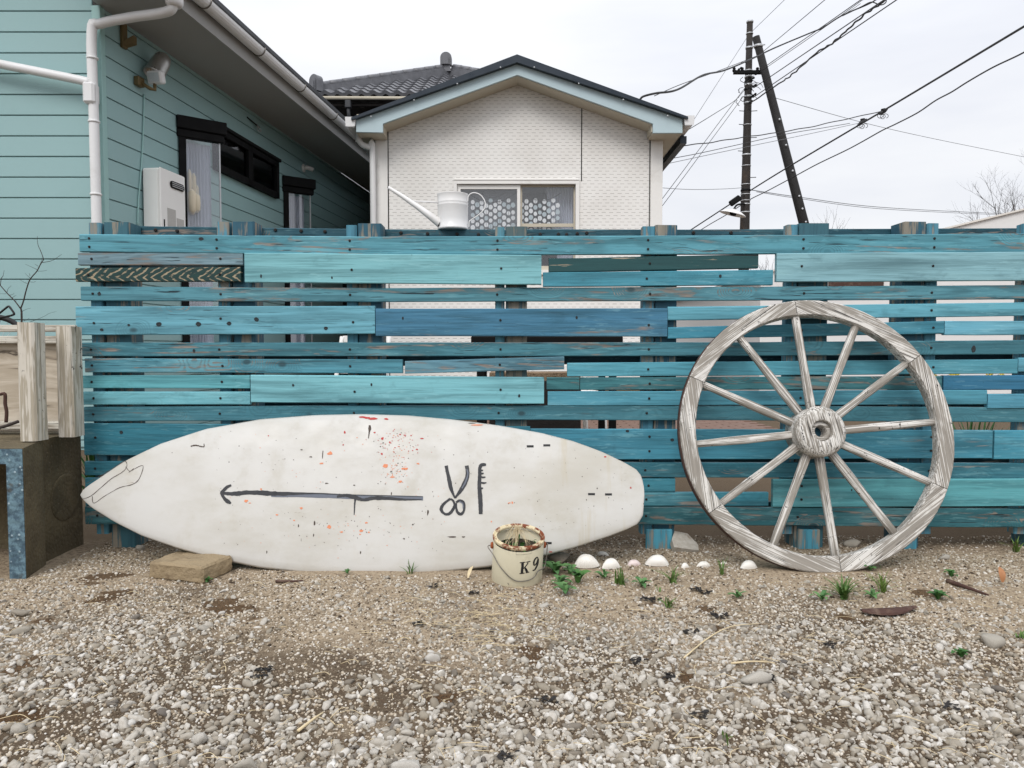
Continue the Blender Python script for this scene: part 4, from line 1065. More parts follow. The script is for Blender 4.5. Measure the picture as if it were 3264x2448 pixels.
# ------------------------------------------------------------------ bare trees
def bare_tree(name, base, h, label, seed, group=None, spread=.5, levels=4, r0=None, lean=(0, 0)):
    rd = random.Random(seed); root = empty(name, base, label, 'tree', group)
    tr, brn = MB(), MB()
    def grow(p, d, L, r_, lv):
        pts = [p]; q_ = p.copy(); dd = d.copy()
        for i in range(4):
            dd = (dd + Vector((rd.uniform(-1, 1), rd.uniform(-1, 1), rd.uniform(-.3, .6))) * .16).normalized(); q_ = q_ + dd * L / 4; pts.append(q_.copy())
        (tr if lv == 0 else brn).tube(pts, [r_, r_ * .88, r_ * .76, r_ * .66, r_ * .55], 6 if lv < 2 else 4)
        if lv < levels:
            for k in range(rd.choice((2, 3, 3)) if lv else 4):
                t = rd.uniform(.45, 1.0); i = min(3, int(t * 4)); o_ = pts[i].lerp(pts[i + 1], t * 4 - i) if i < 4 else pts[4]
                nd = (dd + Vector((rd.uniform(-1, 1), rd.uniform(-1, 1), rd.uniform(-.25, .7))) * spread * 1.6).normalized()
                grow(o_, nd, L * rd.uniform(.55, .8), r_ * .55, lv + 1)
    grow(Vector(base), Vector((lean[0], lean[1], 1)).normalized(), h * .42, r0 or h * .018, 0)
    tr.build('trunk', 'twig_bark', root); brn.build('crown', 'twig_bark', root)
    return root
b = at(3292, 700, 30); bare_tree('bare_tree', (b.x, 30, 0), 11.0, 'fine-twigged bare tree above the beige roof at the right edge', 5, levels=6, spread=.55, r0=.07)
b = at(3140, 700, 30); bare_tree('bare_tree', (b.x, 30.5, 0), 6.5, 'small low bare tree left of the taller one at the right edge', 8, levels=5, spread=.6, r0=.06)
b = at(2655, 700, 24); bare_tree('bare_shrub', (b.x, 24, 1.0), 4.35, 'bare shrub tips right of the brace pole above the fence', 12, levels=4, spread=.35, r0=.03)
b = at(2600, 700, 24); bare_tree('bare_shrub', (b.x, 24.4, 1.0), 4.1, 'bare twigs just right of the brace pole foot', 15, levels=4, spread=.35, r0=.03)
b = at(2480, 700, 24); bare_tree('bare_shrub', (b.x, 24, 1.0), 3.9, 'faint bare twigs between the two poles above the fence', 21, levels=4, spread=.35, r0=.025)
# sapling against the mint wall: zoom (300x360 region at 0,740, factor .2171)
z4 = lambda x, y, d=3.6: at(.2171 * x, 740 + .2171 * y, d)
sap = empty('bare_sapling', (z4(320, 1300).x, 3.6, 0), 'thin leafless sapling against the mint wall behind the weathered posts', 'sapling')
rx = .2171 * 3.6 / FPX
def twig(pts, r0, r1, name='twig'):
    P = spline([z4(*p) for p in pts], 4); n = len(P)
    return MB().tube(P, [rx * (r0 + (r1 - r0) * i / (n - 1)) for i in range(n)], 6).build(name, 'twig_bark', sap)
twig(((330, 3300), (322, 2400), (318, 1300), (315, 1170), (305, 1110)), 16, 11, 'trunk')
twig(((305, 1120), (345, 1010), (375, 890), (410, 770), (450, 680), (540, 575), (590, 480), (640, 402)), 10, 6)
twig(((640, 402), (625, 350), (590, 260), (555, 175), (548, 60)), 6, 2.5)
twig(((300, 1120), (225, 1020), (100, 890), (0, 775), (-60, 700)), 9, 5)
twig(((5, 775), (20, 680), (45, 640), (62, 560)), 5, 2)
twig(((620, 445), (720, 430), (800, 400), (905, 325)), 5, 2)
for pts in (((545, 550), (450, 505), (370, 470)), ((580, 495), (605, 430), (620, 360)), ((440, 670), (400, 635), (365, 600)), ((445, 730), (490, 735), (525, 722)), ((405, 755), (350, 735), (285, 690)), ((545, 572), (620, 572), (690, 560)),
            ((100, 890), (120, 830), (165, 785)), ((140, 925), (180, 918), (210, 895)), ((180, 965), (210, 940), (240, 930)), ((90, 905), (40, 905), (-20, 900)), ((325, 1165), (380, 1135), (450, 1115)), ((345, 1305), (390, 1290), (430, 1262)), ((440, 1320), (560, 1275), (650, 1235), (730, 1190), (830, 1165)), ((225, 1025), (235, 1005), (238, 990)), ((560, 500), (530, 480), (510, 470)), ((440, 640), (435, 620), (428, 600))):
    twig(pts, 3.2, 1.5)

# ------------------------------------------------------------------ the blue plank fence
FYF = 2.75                        # front face of most planks
PTH = .022
fence = empty('plank_fence', (0.6, 2.8, 0), 'weathered fence of blue and teal horizontal planks on short posts', 'fence')
def T(c, wear):
    r_, g_, b_ = lin(c); return (r_ * 1.02, g_ * 1.03, b_ * 1.02, wear)
XE = 3800
# stations: (x px, top y px, bottom y px); colour; wear; proud (m); material
PLANKS = [
 ([(252, 746, 802), (1200, 754, 813), (2300, 750, 810), (XE, 741, 799)], (92, 156, 172), 1.0, .006, None),
 ([(248, 805, 845), (773, 804, 845)], (136, 164, 176), 1.25, .003, None),
 ([(241, 854, 897), (767, 851, 897)], (25, 65, 62), .5, .004, 'flaked_green_paint'),
 ([(779, 806, 900), (1726, 813, 907)], (128, 186, 194), .05, .014, None),
 ([(1750, 824, 868), (2417, 810, 855)], (20, 70, 75), .9, .002, 'chipped_dark_green_paint'),
 ([(1732, 868, 914), (2465, 860, 908)], (74, 146, 166), .25, .004, None),
 ([(2477, 807, 898), (XE, 798, 892)], (136, 180, 190), .0, .014, None),
 ([(257, 913, 958), (1200, 918, 962), (2300, 914, 958), (XE, 906, 951)], (88, 144, 158), 1.1, .0, None),
 ([(240, 977, 1068), (1195, 975, 1064)], (110, 172, 190), .75, .008, None),
 ([(1197, 984, 1071), (2127, 983, 1073)], (70, 124, 154), .55, .006, None),
 ([(2129, 978, 1021), (XE, 957, 1000)], (104, 172, 190), .15, .0, None),
 ([(2129, 1043, 1080), (3009, 1023, 1064)], (66, 138, 160), .2, .002, None),
 ([(3012, 1023, 1068), (XE, 1023, 1068)], (108, 174, 196), .1, .004, None),
 ([(261, 1092, 1136), (2300, 1091, 1135), (XE, 1080, 1126)], (72, 128, 142), .95, .0, None),
 ([(269, 1142, 1187), (1283, 1146, 1190)], (86, 150, 168), .7, .004, None),
 ([(1291, 1151, 1191), (1798, 1136, 1177)], (98, 142, 160), .7, .006, None),
 ([(1809, 1157, 1201), (3244, 1145, 1191)], (88, 158, 176), .3, .002, None),
 ([(3248, 1140, 1185), (XE, 1140, 1185)], (96, 160, 180), .3, .004, None),
 ([(259, 1197, 1238), (796, 1196, 1238)], (102, 176, 186), .15, .004, None),
 ([(256, 1249, 1290), (797, 1248, 1290)], (116, 182, 194), .35, .006, None),
 ([(799, 1195, 1283), (1735, 1202, 1288)], (128, 190, 200), .05, .014, None),
 ([(1743, 1203, 1242), (1847, 1203, 1243)], (60, 118, 124), 1.2, .003, None),
 ([(1849, 1203, 1243), (3004, 1199, 1242)], (60, 118, 126), 1.15, .001, None),
 ([(3008, 1197, 1243), (XE, 1196, 1243)], (54, 116, 150), .3, .003, None),
 ([(1747, 1248, 1294), (3146, 1243, 1289)], (84, 152, 172), .25, .003, None),
 ([(3149, 1256, 1302), (XE, 1256, 1302)], (90, 158, 182), .2, .005, None),
 ([(267, 1297, 1344), (1200, 1293, 1338), (2300, 1294, 1340), (XE, 1302, 1350)], (72, 128, 142), .6, .0, None),
 ([(267, 1349, 1451), (1690, 1360, 1460)], (54, 122, 140), .45, .003, None),
 ([(1692, 1367, 1466), (3165, 1372, 1461)], (70, 140, 162), .45, .004, None),
 ([(3170, 1372, 1464), (XE, 1372, 1464)], (72, 146, 168), .3, .006, None),
 ([(270, 1471, 1515), (1700, 1474, 1521), (XE, 1478, 1527)], (54, 116, 132), .5, .0, None),
 ([(272, 1523, 1568), (2153, 1526, 1569)], (66, 136, 154), .4, .002, None),
 ([(2464, 1528, 1617), (XE, 1525, 1612)], (94, 164, 172), .2, .008, None),
 ([(272, 1570, 1612), (2450, 1570, 1613)], (66, 140, 158), .4, .002, None),
 ([(270, 1614, 1672), (1900, 1615, 1671), (3100, 1622, 1681), (XE, 1624, 1684)], (50, 104, 112), 1.0, .004, None),
]
STX = [(281, 322), (690, 728), (1103, 1137), (1578, 1608), (2049, 2088), (2956, 2994)]
scr = MB().lathe([(.0045, 0), (.0045, .002), (.002, .003), (0, .0012)], 10).mesh('screw', 'screw_dark')
SCREWX = [292, 700, 1120, 1592, 2066, 2560, 2975, 3290]
def plank(st, colr, wear, proud, mat, th=PTH, yf=FYF, name='plank', parent=None, bev=.0025, screws=True):
    yf = yf - proud
    P = [(at(x, t, yf), at(x, b_, yf)) for x, t, b_ in st]
    # resample along the length, with a slightly wandering arris
    xs0, xs1 = P[0][0].x, P[-1][0].x; n = max(3, int((xs1 - xs0) / .12)); sd = random.random() * 99
    KX = [p[0].x for p in P]; KT = [p[0].z for p in P]; KB = [p[1].z for p in P]
    vs = []; ring = 8
    for i in range(n + 1):
        x = xs0 + (xs1 - xs0) * i / n
        zt = np.interp(x, KX, KT) + .0011 * mnoise.noise((x * 5, sd, 0)); zb = np.interp(x, KX, KB) + .0011 * mnoise.noise((x * 5, sd + 9, 0))
        yb = .0014 * mnoise.noise((x * 2.2, sd + 4, 0)); b = bev
        y0, y1 = yf + yb, yf + yb + th
        xx = x + (random.uniform(-.001, .001) if i in (0, n) else 0)
        vs += [(xx, y0, zb + b), (xx, y0, zt - b), (xx, y0 + b, zt), (xx, y1 - b, zt), (xx, y1, zt - b), (xx, y1, zb + b), (xx, y1 - b, zb), (xx, y0 + b, zb)]
    fs = [(i * ring + k, i * ring + (k + 1) % ring, (i + 1) * ring + (k + 1) % ring, (i + 1) * ring + k) for i in range(n) for k in range(ring)]
    fs += [tuple(range(ring)), tuple(n * ring + k for k in range(ring))[::-1]]
    m = MB(); m.add(vs, fs); o = m.build(name, mat or 'plank_paint', parent or fence)
    o.color = T(colr, wear)
    if screws:
        for sx in SCREWX:
            if st[0][0] + 6 < sx < st[-1][0] - 6:
                x = at(sx + random.uniform(-8, 8), 1000, yf).x; zt, zb = np.interp(x, KX, KT), np.interp(x, KX, KB)
                hs = (.5,) if zt - zb < .085 and st[0][1] != 746 else ((.28, .76) if random.random() < .25 or st[0][1] == 746 else (random.uniform(.4, .62),))
                for h in hs:
                    yb = .0014 * mnoise.noise((x * 2.2, sd + 4, 0))
                    put('screw', scr, o, (x, yf + yb - .0002, zb + (zt - zb) * h), (R(90), 0, 0))
    return o
for p in PLANKS: plank(*p)
kn = random.Random(17)
def knot(px, py, rx_, ry_, proud):
    rx_ *= .62; ry_ *= .62
    c = at(px, py, FYF - proud - .0012); k = c.y / FPX; m = MB(); n = 12
    ring_ = [(math.cos(2 * PI * i / n) * kn.uniform(.85, 1.12), math.sin(2 * PI * i / n) * kn.uniform(.85, 1.12)) for i in range(n)]
    vs = [c + Vector((a * rx_ * k * s, -.0006 * (1 - s), b * ry_ * k * s)) for s in (1, .6) for a, b in ring_] + [c + Vector((0, .0006, 0))] + [c + Vector((a * rx_ * k, .003, b * ry_ * k)) for a, b in ring_]
    m.add(vs, [(i, (i + 1) % n, n + (i + 1) % n, n + i) for i in range(n)] + [(n + i, n + (i + 1) % n, 2 * n) for i in range(n)] + [(2 * n + 1 + i, 2 * n + 1 + (i + 1) % n, (i + 1) % n, i) for i in range(n)])
    m.build('knot', 'knot_wood', fence)
for a in ((506, 1033, 14, 11, .008), (632, 1033, 14, 11, .008), (730, 1031, 12, 10, .008), (817, 1018, 12, 11, .008), (1038, 1046, 10, 9, .008), (324, 1051, 9, 7, .008), (410, 1036, 7, 6, .008), (1284, 1014, 5, 8, .006), (1838, 1012, 6, 9, .006), (3104, 1113, 12, 18, .0),
          (2296, 880, 7, 9, .004), (832, 880, 5, 10, .014), (1058, 885, 4, 7, .014), (640, 761, 13, 9, .006), (1655, 1262, 6, 9, .014), (934, 1228, 6, 7, .014), (1184, 1226, 5, 8, .014), (2000, 1374, 9, 7, .004), (2143, 1402, 10, 8, .004), (316, 936, 9, 10, .0), (618, 1118, 7, 10, .0), (386, 1378, 9, 9, .003), (2640, 1560, 5, 8, .008), (2715, 1562, 4, 6, .008)): knot(*a)
YB = FYF + PTH + .003             # back of the planks
# posts and battens
POSTS = [(330, 408, 708, 0), (738, 808, 706, 0), (1140, 1214, 712, 0), (1612, 1680, 722, 0), (2090, 2160, 717, 0), (2548, 2644, 711, 0), (2882, 2954, 707, 0), (3310, 3385, 710, 0), (3700, 3780, 710, 0)]
BATT = [(281, 320, 710), (690, 728, 707), (1103, 1137, 717), (1578, 1608, 724), (2049, 2088, 721), (2510, 2545, 716), (2956, 2994, 712), (3264, 3300, 712), (3655, 3695, 714)]
def upright(x0, x1, top, depth, zbot, y0, name, colr, wear):
    a, b_ = at(x0, top, y0), at(x1, top, y0)
    m = MB(); zt = a.z
    n = 5; vs = []; b = .004
    X0, X1, y1 = a.x, b_.x, y0 + depth
    prof = [(X0 + b, y0), (X1 - b, y0), (X1, y0 + b), (X1, y1 - b), (X1 - b, y1), (X0 + b, y1), (X0, y1 - b), (X0, y0 + b)]
    for i in range(n + 1):
        z = zbot + (zt - zbot) * i / n
        vs += [(p[0] + .001 * mnoise.noise((z * 4, p[0] * 9, k)), p[1], z + (.002 * mnoise.noise((p[0] * 90, p[1] * 90, 0)) if i == n else 0)) for k, p in enumerate(prof)]
    m.add(vs, [(i * 8 + k, i * 8 + (k + 1) % 8, (i + 1) * 8 + (k + 1) % 8, (i + 1) * 8 + k) for i in range(n) for k in range(8)] + [tuple(range(8))[::-1], tuple(n * 8 + k for k in range(8))])
    o = m.build(name, 'post_paint', fence); o.color = T(colr, wear); return o
random.seed(21)
for i, (x0, x1, tp, _) in enumerate(POSTS):
    upright(x0, x1, tp, .10, -.1, YB + .001, 'post', random.choice(((48, 96, 112), (54, 98, 110), (80, 98, 100), (42, 88, 106))), .5)
for i, (x0, x1, tp) in enumerate(BATT):
    zb = at(x0, 1702, YB).z
    upright(x0, x1, tp, .045, zb, YB, 'batten', random.choice(((80, 138, 158), (74, 132, 152), (88, 144, 160))), .4)
# rear planks behind the posts
RY = YB + .103
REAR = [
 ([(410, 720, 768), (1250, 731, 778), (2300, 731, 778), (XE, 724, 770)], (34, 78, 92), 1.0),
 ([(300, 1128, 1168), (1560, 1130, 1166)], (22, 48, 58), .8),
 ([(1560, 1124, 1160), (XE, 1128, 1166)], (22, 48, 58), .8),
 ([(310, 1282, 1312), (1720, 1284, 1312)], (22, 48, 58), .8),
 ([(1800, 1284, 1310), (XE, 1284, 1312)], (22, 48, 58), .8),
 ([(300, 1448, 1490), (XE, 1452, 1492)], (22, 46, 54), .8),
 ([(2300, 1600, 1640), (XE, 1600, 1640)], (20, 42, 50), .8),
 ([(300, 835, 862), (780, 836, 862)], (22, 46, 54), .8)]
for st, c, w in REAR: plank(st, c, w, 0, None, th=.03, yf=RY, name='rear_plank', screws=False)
# row of screw heads along the rear top plank
for px, py in [(496, 733), (565, 736), (878, 733), (960, 736), (1036, 738), (1278, 742), (1363, 745), (1457, 746), (1525, 748), (1722, 747), (1780, 747), (1806, 748), (1840, 745), (1870, 743), (2210, 742), (2330, 742)]:
    p = at(px, py, RY - .001); o = put('screw', scr, fence, p, (R(90), 0, 0)); o.scale = (1.5, 1.5, 1.5)
# stubs that stand on the gravel
for x0, x1, y0, y1 in ((2060, 2142, 1650, 1764), (2545, 2612, 1660, 1764), (2880, 2920, 1670, 1770)):
    a, b_ = at(x0, y0, YB - .016), at(x1, y1, YB - .016)
    m = MB().bbox(a.x, b_.x, YB - .0205, YB - .0005, -.02, at(x0, 1684, YB).z, .003).build('foot_board', 'post_paint', fence); m.color = T((76, 150, 172), .25)

# ------------------------------------------------------------------ watering can on the fence top
zc = lambda x, y, d=2.89: at(1200 + .3165 * x, 560 + .3165 * y, d)
DW = 2.90
bc = zc(770, 548, DW); rw = (zc(920, 400, DW).x - zc(612, 400, DW).x) / 2
hw = zc(770, 190, DW).z - bc.z
wc = empty('watering_can', bc, 'white enamel watering can with long spout on top of the fence', 'watering can')
MB().lathe([(rw * .96, 0), (rw, .003), (rw, hw * .06), (rw * .97, hw * .075), (rw * .985, hw * .3), (rw * .99, hw * .66), (rw * 1.01, hw * .68), (rw * .99, hw * .70), (rw * .995, hw * .74), (rw * 1.01, hw * .76), (rw * .99, hw * .78), (rw * 1.0, hw * .98), (rw * 1.025, hw), (rw * .98, hw * 1.005), (rw * .97, hw * .96), (rw * .95, hw * .1), (0, hw * .08)], 40, bc).build('body', 'enamel_white', wc)
MB().tube([zc(640, 480, DW - .02), zc(560, 420, DW - .02), zc(420, 318, DW - .02), zc(260, 208, DW - .02), zc(118, 118, DW - .02)], [.017, .0145, .0105, .008, .0058], 16, cap=False).build('spout', 'enamel_white', wc)
MB().tube([zc(126, 122, DW - .02), zc(114, 114, DW - .02)], .0046, 12).build('spout_opening', 'slot_black', wc)
MB().tube([zc(365, 258, DW - .02), zc(500, 262, DW - .02), zc(620, 272, DW - .02)], .0026, 8).build('spout_stay', 'enamel_white', wc)
hd = spline([zc(*p, DW - .03) for p in ((920, 262), (924, 215), (945, 185), (985, 172), (1040, 190), (1080, 235), (1097, 285), (1085, 335), (1040, 385), (985, 425), (940, 455), (932, 480), (932, 520))], 5)
MB().tube(hd, .0021, 8).build('handle', 'enamel_white', wc)

# ------------------------------------------------------------------ the surfboard
PB = gp(1250, 1832); LEAN = R(21)
BU = Vector((0, math.sin(LEAN), math.cos(LEAN))); BN = Vector((0, -math.cos(LEAN), math.sin(LEAN)))
BO = Vector((0, PB.y + .022, 0)); BO.z = .003
def buv(px, py):
    p = onp(px, py, BO, BN) - BO; return p.x, p.dot(BU)
k_ = 1.4756
topc = [(163, 1066), (168, 1056), (180, 1046), (200, 1033), (260, 993), (340, 955), (440, 923), (560, 902), (680, 893), (780, 891), (880, 894), (980, 903), (1080, 916), (1170, 932), (1240, 950), (1300, 972), (1350, 996), (1376, 1011), (1388, 1026), (1392, 1045), (1394, 1072)]
botc = [(163, 1066), (168, 1075), (178, 1085), (190, 1095), (240, 1126), (300, 1156), (380, 1184), (460, 1206), (560, 1226), (660, 1237), (760, 1242), (860, 1241), (960, 1234), (1060, 1223), (1180, 1198), (1240, 1182), (1320, 1156), (1356, 1142), (1380, 1130), (1391, 1112), (1394, 1072)]
tp = np.array([buv(x * k_, y * k_) for x, y in topc]); bt = np.array([buv(x * k_, y * k_) for x, y in botc])
u0, u1 = tp[0, 0], tp[-1, 0]
def edge(u, which):
    a = tp if which else bt; return np.interp(u, a[:, 0], a[:, 1])
THK = .034
def thick(u):
    t = (u - u0) / (u1 - u0); return THK * min(1, (4.2 * t) ** .55, (5.0 * (1 - t) + .18) ** .6 if t > .8 else 1)
def rocker(u):
    t = (u - u0) / (u1 - u0); return -.01 * max(0, .35 - t) ** 2 / .35 ** 2
def bsurf(u, v, side=1):
    a, b = edge(u, 0), edge(u, 1); s = 0 if b - a < 1e-5 else (2 * v - a - b) / (b - a)
    s = max(-1, min(1, s)); f = (1 - abs(s) ** 2.6) ** .5
    return BO + Vector((1, 0, 0)) * u + BU * v + BN * (thick(u) * (f * (.62 if side > 0 else -.9)) - THK * .6 + rocker(u))
def bmap(px, py, lift=.0009):
    u, v = buv(px, py)
    for _ in range(3):            # pull the point onto the domed face along the view ray
        q_ = bsurf(u, v); p = onp(px, py, q_, BN) - BO; u, v = p.x, p.dot(BU)
    return bsurf(u, v) + BN * lift
surf = empty('surfboard', (0.0, BO.y, 0), 'old white surfboard lying on its side against the fence, painted with arrow and scissors', 'surfboard')
m = MB(); m.smooth = True
tt = np.concatenate([(1 - np.cos(np.linspace(0, PI / 2, 14))) * .12, np.linspace(.13, .93, 60), .935 + .065 * np.sin(np.linspace(0, PI / 2, 14))])
tt[0] = .0004; tt[-1] = .9996
nc = 15; vs = []
sv = [math.sin(a) for a in np.linspace(-PI / 2, PI / 2, nc)]
for t in tt:
    u = u0 + (u1 - u0) * t; a, b = edge(u, 0), edge(u, 1)
    vs += [bsurf(u, (a + b) / 2 + s * (b - a) / 2, 1) for s in sv] + [bsurf(u, (a + b) / 2 + s * (b - a) / 2, -1) for s in sv[-2:0:-1]]
rg = 2 * nc - 2; nt = len(tt)
m.add(vs, [(i * rg + k, i * rg + (k + 1) % rg, (i + 1) * rg + (k + 1) % rg, (i + 1) * rg + k) for i in range(nt - 1) for k in range(rg)] + [tuple(range(rg)), tuple((nt - 1) * rg + k for k in range(rg))[::-1]])
m.build('board_body', 'board_gelcoat', surf)
# brush strokes (zoom A: offset 600,1280 factor .4069; zoom B: offset 1300,1300 factor .3919)
ZA = lambda x, y: (600 + .4069 * x, 1280 + .4069 * y)
ZB = lambda x, y: (1300 + .3919 * x, 1300 + .3919 * y)
def stroke(mb, pts, Z, k, jit=.05, lift=.0009, n=6):
    ribbon(mb, [(*Z(p[0], p[1]), p[2] * k * (1.2 if Z is ZB else .95)) for p in pts], lambda a, b: bmap(a, b, lift), n, jit)
ar = MB()
ar.cur = 1; stroke(ar, [(650, 735, 26), (850, 735, 30), (1100, 742, 30), (1400, 752, 30), (1700, 757, 30), (1840, 758, 34)], ZA, .4069, .06, .0007)
ar.cur = 0
stroke(ar, [(262, 718, 20), (360, 722, 34), (480, 712, 34), (600, 718, 40), (720, 722, 34), (850, 722, 22), (1000, 720, 12), (1250, 730, 8), (1500, 736, 7), (1838, 744, 6)], ZA, .4069, .08)
stroke(ar, [(1165, 745, 20), (1230, 735, 26), (1300, 748, 34), (1370, 770, 24), (1450, 757, 30), (1560, 758, 26), (1700, 768, 16), (1830, 768, 6)], ZA, .4069, .08, .0012)
stroke(ar, [(338, 655, 16), (305, 670, 24), (275, 700, 26), (262, 718, 24), (285, 760, 26), (310, 782, 34), (335, 798, 16)], ZA, .4069, .04, .0014)
stroke(ar, [(1308, 765, 18), (1304, 810, 12), (1302, 850, 9), (1300, 888, 6)], ZA, .4069, .08)
ar.build('painted_arrow', ['ink_black', 'marker_grey'], surf)
sc_ = MB()
stroke(sc_, [(312, 470, 24), (322, 520, 22), (335, 580, 26), (350, 650, 26), (368, 700, 16), (385, 735, 12)], ZB, .3919, .04)
stroke(sc_, [(478, 470, 26), (486, 520, 26), (480, 570, 28), (455, 630, 30), (425, 680, 26), (400, 712, 16), (385, 735, 12)], ZB, .3919, .04)
stroke(sc_, [(345, 740, 18), (320, 758, 16), (285, 790, 20), (272, 830, 22), (300, 862, 16), (335, 862, 20), (365, 830, 20), (380, 790, 16), (368, 755, 14), (345, 740, 14)], ZB, .3919, .05)
stroke(sc_, [(392, 770, 14), (420, 755, 18), (450, 765, 18), (460, 800, 16), (452, 845, 16), (430, 865, 20), (405, 850, 18), (394, 815, 14), (392, 775, 12)], ZB, .3919, .05)
sc_.cur = 1
stroke(sc_, [(480, 500, 8), (488, 540, 9), (470, 600, 10), (440, 655, 8)], ZB, .3919, .1, .0016); stroke(sc_, [(420, 762, 7), (446, 780, 7), (450, 820, 6)], ZB, .3919, .1, .0016)
sc_.build('painted_scissors', ['ink_black', 'marker_grey'], surf)
cb = MB()
stroke(cb, [(636, 464, 16), (615, 462, 22), (594, 470, 24), (585, 500, 22), (584, 560, 24), (582, 640, 26), (588, 720, 30), (592, 800, 28), (593, 865, 26)], ZB, .3919, .04)
for y, l in ((510, 612), (535, 618), (566, 632), (612, 640), (655, 612)):
    stroke(cb, [(590, y - 6, 10), ((590 + l) / 2, y, 13), (l, y - 3, 7)], ZB, .3919, .05, .0014, 3)
cb.build('painted_comb', 'ink_black', surf)
# drips, nose cracks
dk = MB()
stroke(dk, [(1422, 185, 14), (1422, 210, 24), (1418, 240, 12), (1412, 288, 6)], ZA, .4069, .05); stroke(dk, [(1056, 385, 6), (1053, 420, 7), (1052, 446, 5)], ZA, .4069); stroke(dk, [(1878, 850, 10), (1878, 868, 14), (1874, 892, 4)], ZA, .4069)
for x, y in ((864, 972), (982, 1046), (1592, 720), (616, 1178), (1350, 1182)): stroke(dk, [(x, y - 10, 6), (x, y + 2, 9), (x - 2, y + 12, 4)], ZA, .4069, .1, n=2)
stroke(dk, [(20, 350, 8), (60, 342, 12), (100, 352, 8), (124, 352, 8), (124, 330, 5)], ZA, .4069, .25)
ZN = lambda x, y: (.5547 * x, 980 + .5547 * y)
for pts in ([(500, 1010, 2.5), (600, 955, 2.5), (680, 905, 3), (718, 883, 3.5), (730, 910, 2.5), (705, 945, 3), (640, 985, 3), (570, 1045, 3), (520, 1085, 2.5), (465, 1105, 2)], [(530, 1085, 2.5), (540, 1125, 3), (600, 1085, 2.5), (690, 1035, 3), (760, 1018, 3.5), (800, 985, 3), (822, 910, 2.5), (760, 935, 2.5), (740, 948, 2)], [(722, 915, 2.5), (745, 940, 2.5), (770, 925, 2)]):
    ribbon(dk, [(*ZN(p[0], p[1]), p[2] * .62) for p in pts], lambda a, b: bmap(a, b, .0008), 5, .25)
dk.build('drips_and_cracks', 'chip_dark', surf)['kind'] = 'stuff'
# fin slots
for x, y in ((995, 313), (1130, 305), (1494, 702), (1632, 704), (1142, 1100)):
    m = MB(); a = [bmap(*ZB(x + dx * 28, y + dy * 9), .0006) for dx, dy in ((-1, 1), (1, 1), (1, -1), (-1, -1))]
    m.add(a + [p - BN * .012 for p in a], [(0, 1, 2, 3), (4, 7, 6, 5), (0, 4, 5, 1), (1, 5, 6, 2), (2, 6, 7, 3), (3, 7, 4, 0)]); m.build('fin_slot', 'slot_black', surf)
# flaked spots of older paint
fk = MB(); rd = random.Random(3)
def flake(px, py, rx_, ry_, ci):
    fk.cur = ci; n = 9; pts = []
    for i in range(n):
        a = 2 * PI * i / n; f = rd.uniform(.55, 1.15); pts.append(bmap(px + rx_ * f * math.cos(a), py + ry_ * f * math.sin(a), .0007))
    c = bmap(px, py, .0007); fk.add([c] + pts, [(0, 1 + i, 1 + (i + 1) % n) for i in range(n)])
for x, y, a, b, ci in ((1110, 405, 28, 16, 0), (1044, 484, 18, 7, 0), (1695, 526, 28, 12, 0), (1545, 503, 22, 16, 0), (1600, 592, 20, 9, 0), (1662, 628, 16, 9, 0), (455, 778, 16, 12, 0), (484, 795, 12, 5, 0), (570, 687, 10, 9, 0), (884, 834, 14, 11, 0), (697, 888, 12, 7, 0), (830, 931, 8, 6, 0), (1105, 980, 24, 16, 0), (1395, 950, 12, 8, 0), (1358, 1012, 24, 10, 0), (1200, 1022, 16, 7, 0), (1346, 1040, 10, 6, 0), (1415, 1024, 10, 6, 0), (1522, 290, 12, 15, 1), (1516, 410, 9, 12, 1), (1580, 322, 9, 9, 1), (1226, 240, 7, 14, 1), (1214, 340, 7, 7, 1), (1790, 375, 10, 7, 1), (1690, 1075, 9, 6, 2), (1803, 487, 14, 7, 0),
                        (1360, 122, 30, 9, 1), (1400, 128, 40, 12, 1), (1450, 133, 48, 13, 1), (1550, 137, 22, 8, 1), (1830, 290, 16, 6, 1), (1660, 258, 10, 5, 1), (1695, 264, 12, 5, 1), (1745, 266, 8, 6, 1), (1460, 243, 12, 7, 1), (628, 268, 6, 5, 1), (1085, 640, 14, 6, 2), (1300, 655, 10, 6, 2), (888, 378, 10, 5, 2), (960, 434, 12, 6, 2), (990, 955, 10, 20, 2)):
    flake(*ZA(x, y), a * .4069, b * .4069, ci)
for i in range(85):              # the red spatter and the rest of the small nicks
    x, y = rd.gauss(1640, 110), rd.gauss(340, 75)
    if 120 < y < 650: flake(*ZA(x, y), rd.uniform(2, 7) * .4069, rd.uniform(2, 5) * .4069, rd.choice((1, 1, 0, 2)))
for i in range(70):
    x, y = rd.gauss(1620, 70), rd.gauss(545, 45); flake(*ZA(x, y), rd.uniform(2, 6) * .4069, rd.uniform(2, 5) * .4069, rd.choice((0, 0, 2)))
for i in range(60):
    x, y = rd.gauss(1300, 250), rd.gauss(1000, 90); flake(*ZA(x, y), rd.uniform(2, 5) * .4069, rd.uniform(2, 5) * .4069, rd.choice((0, 2, 2)))
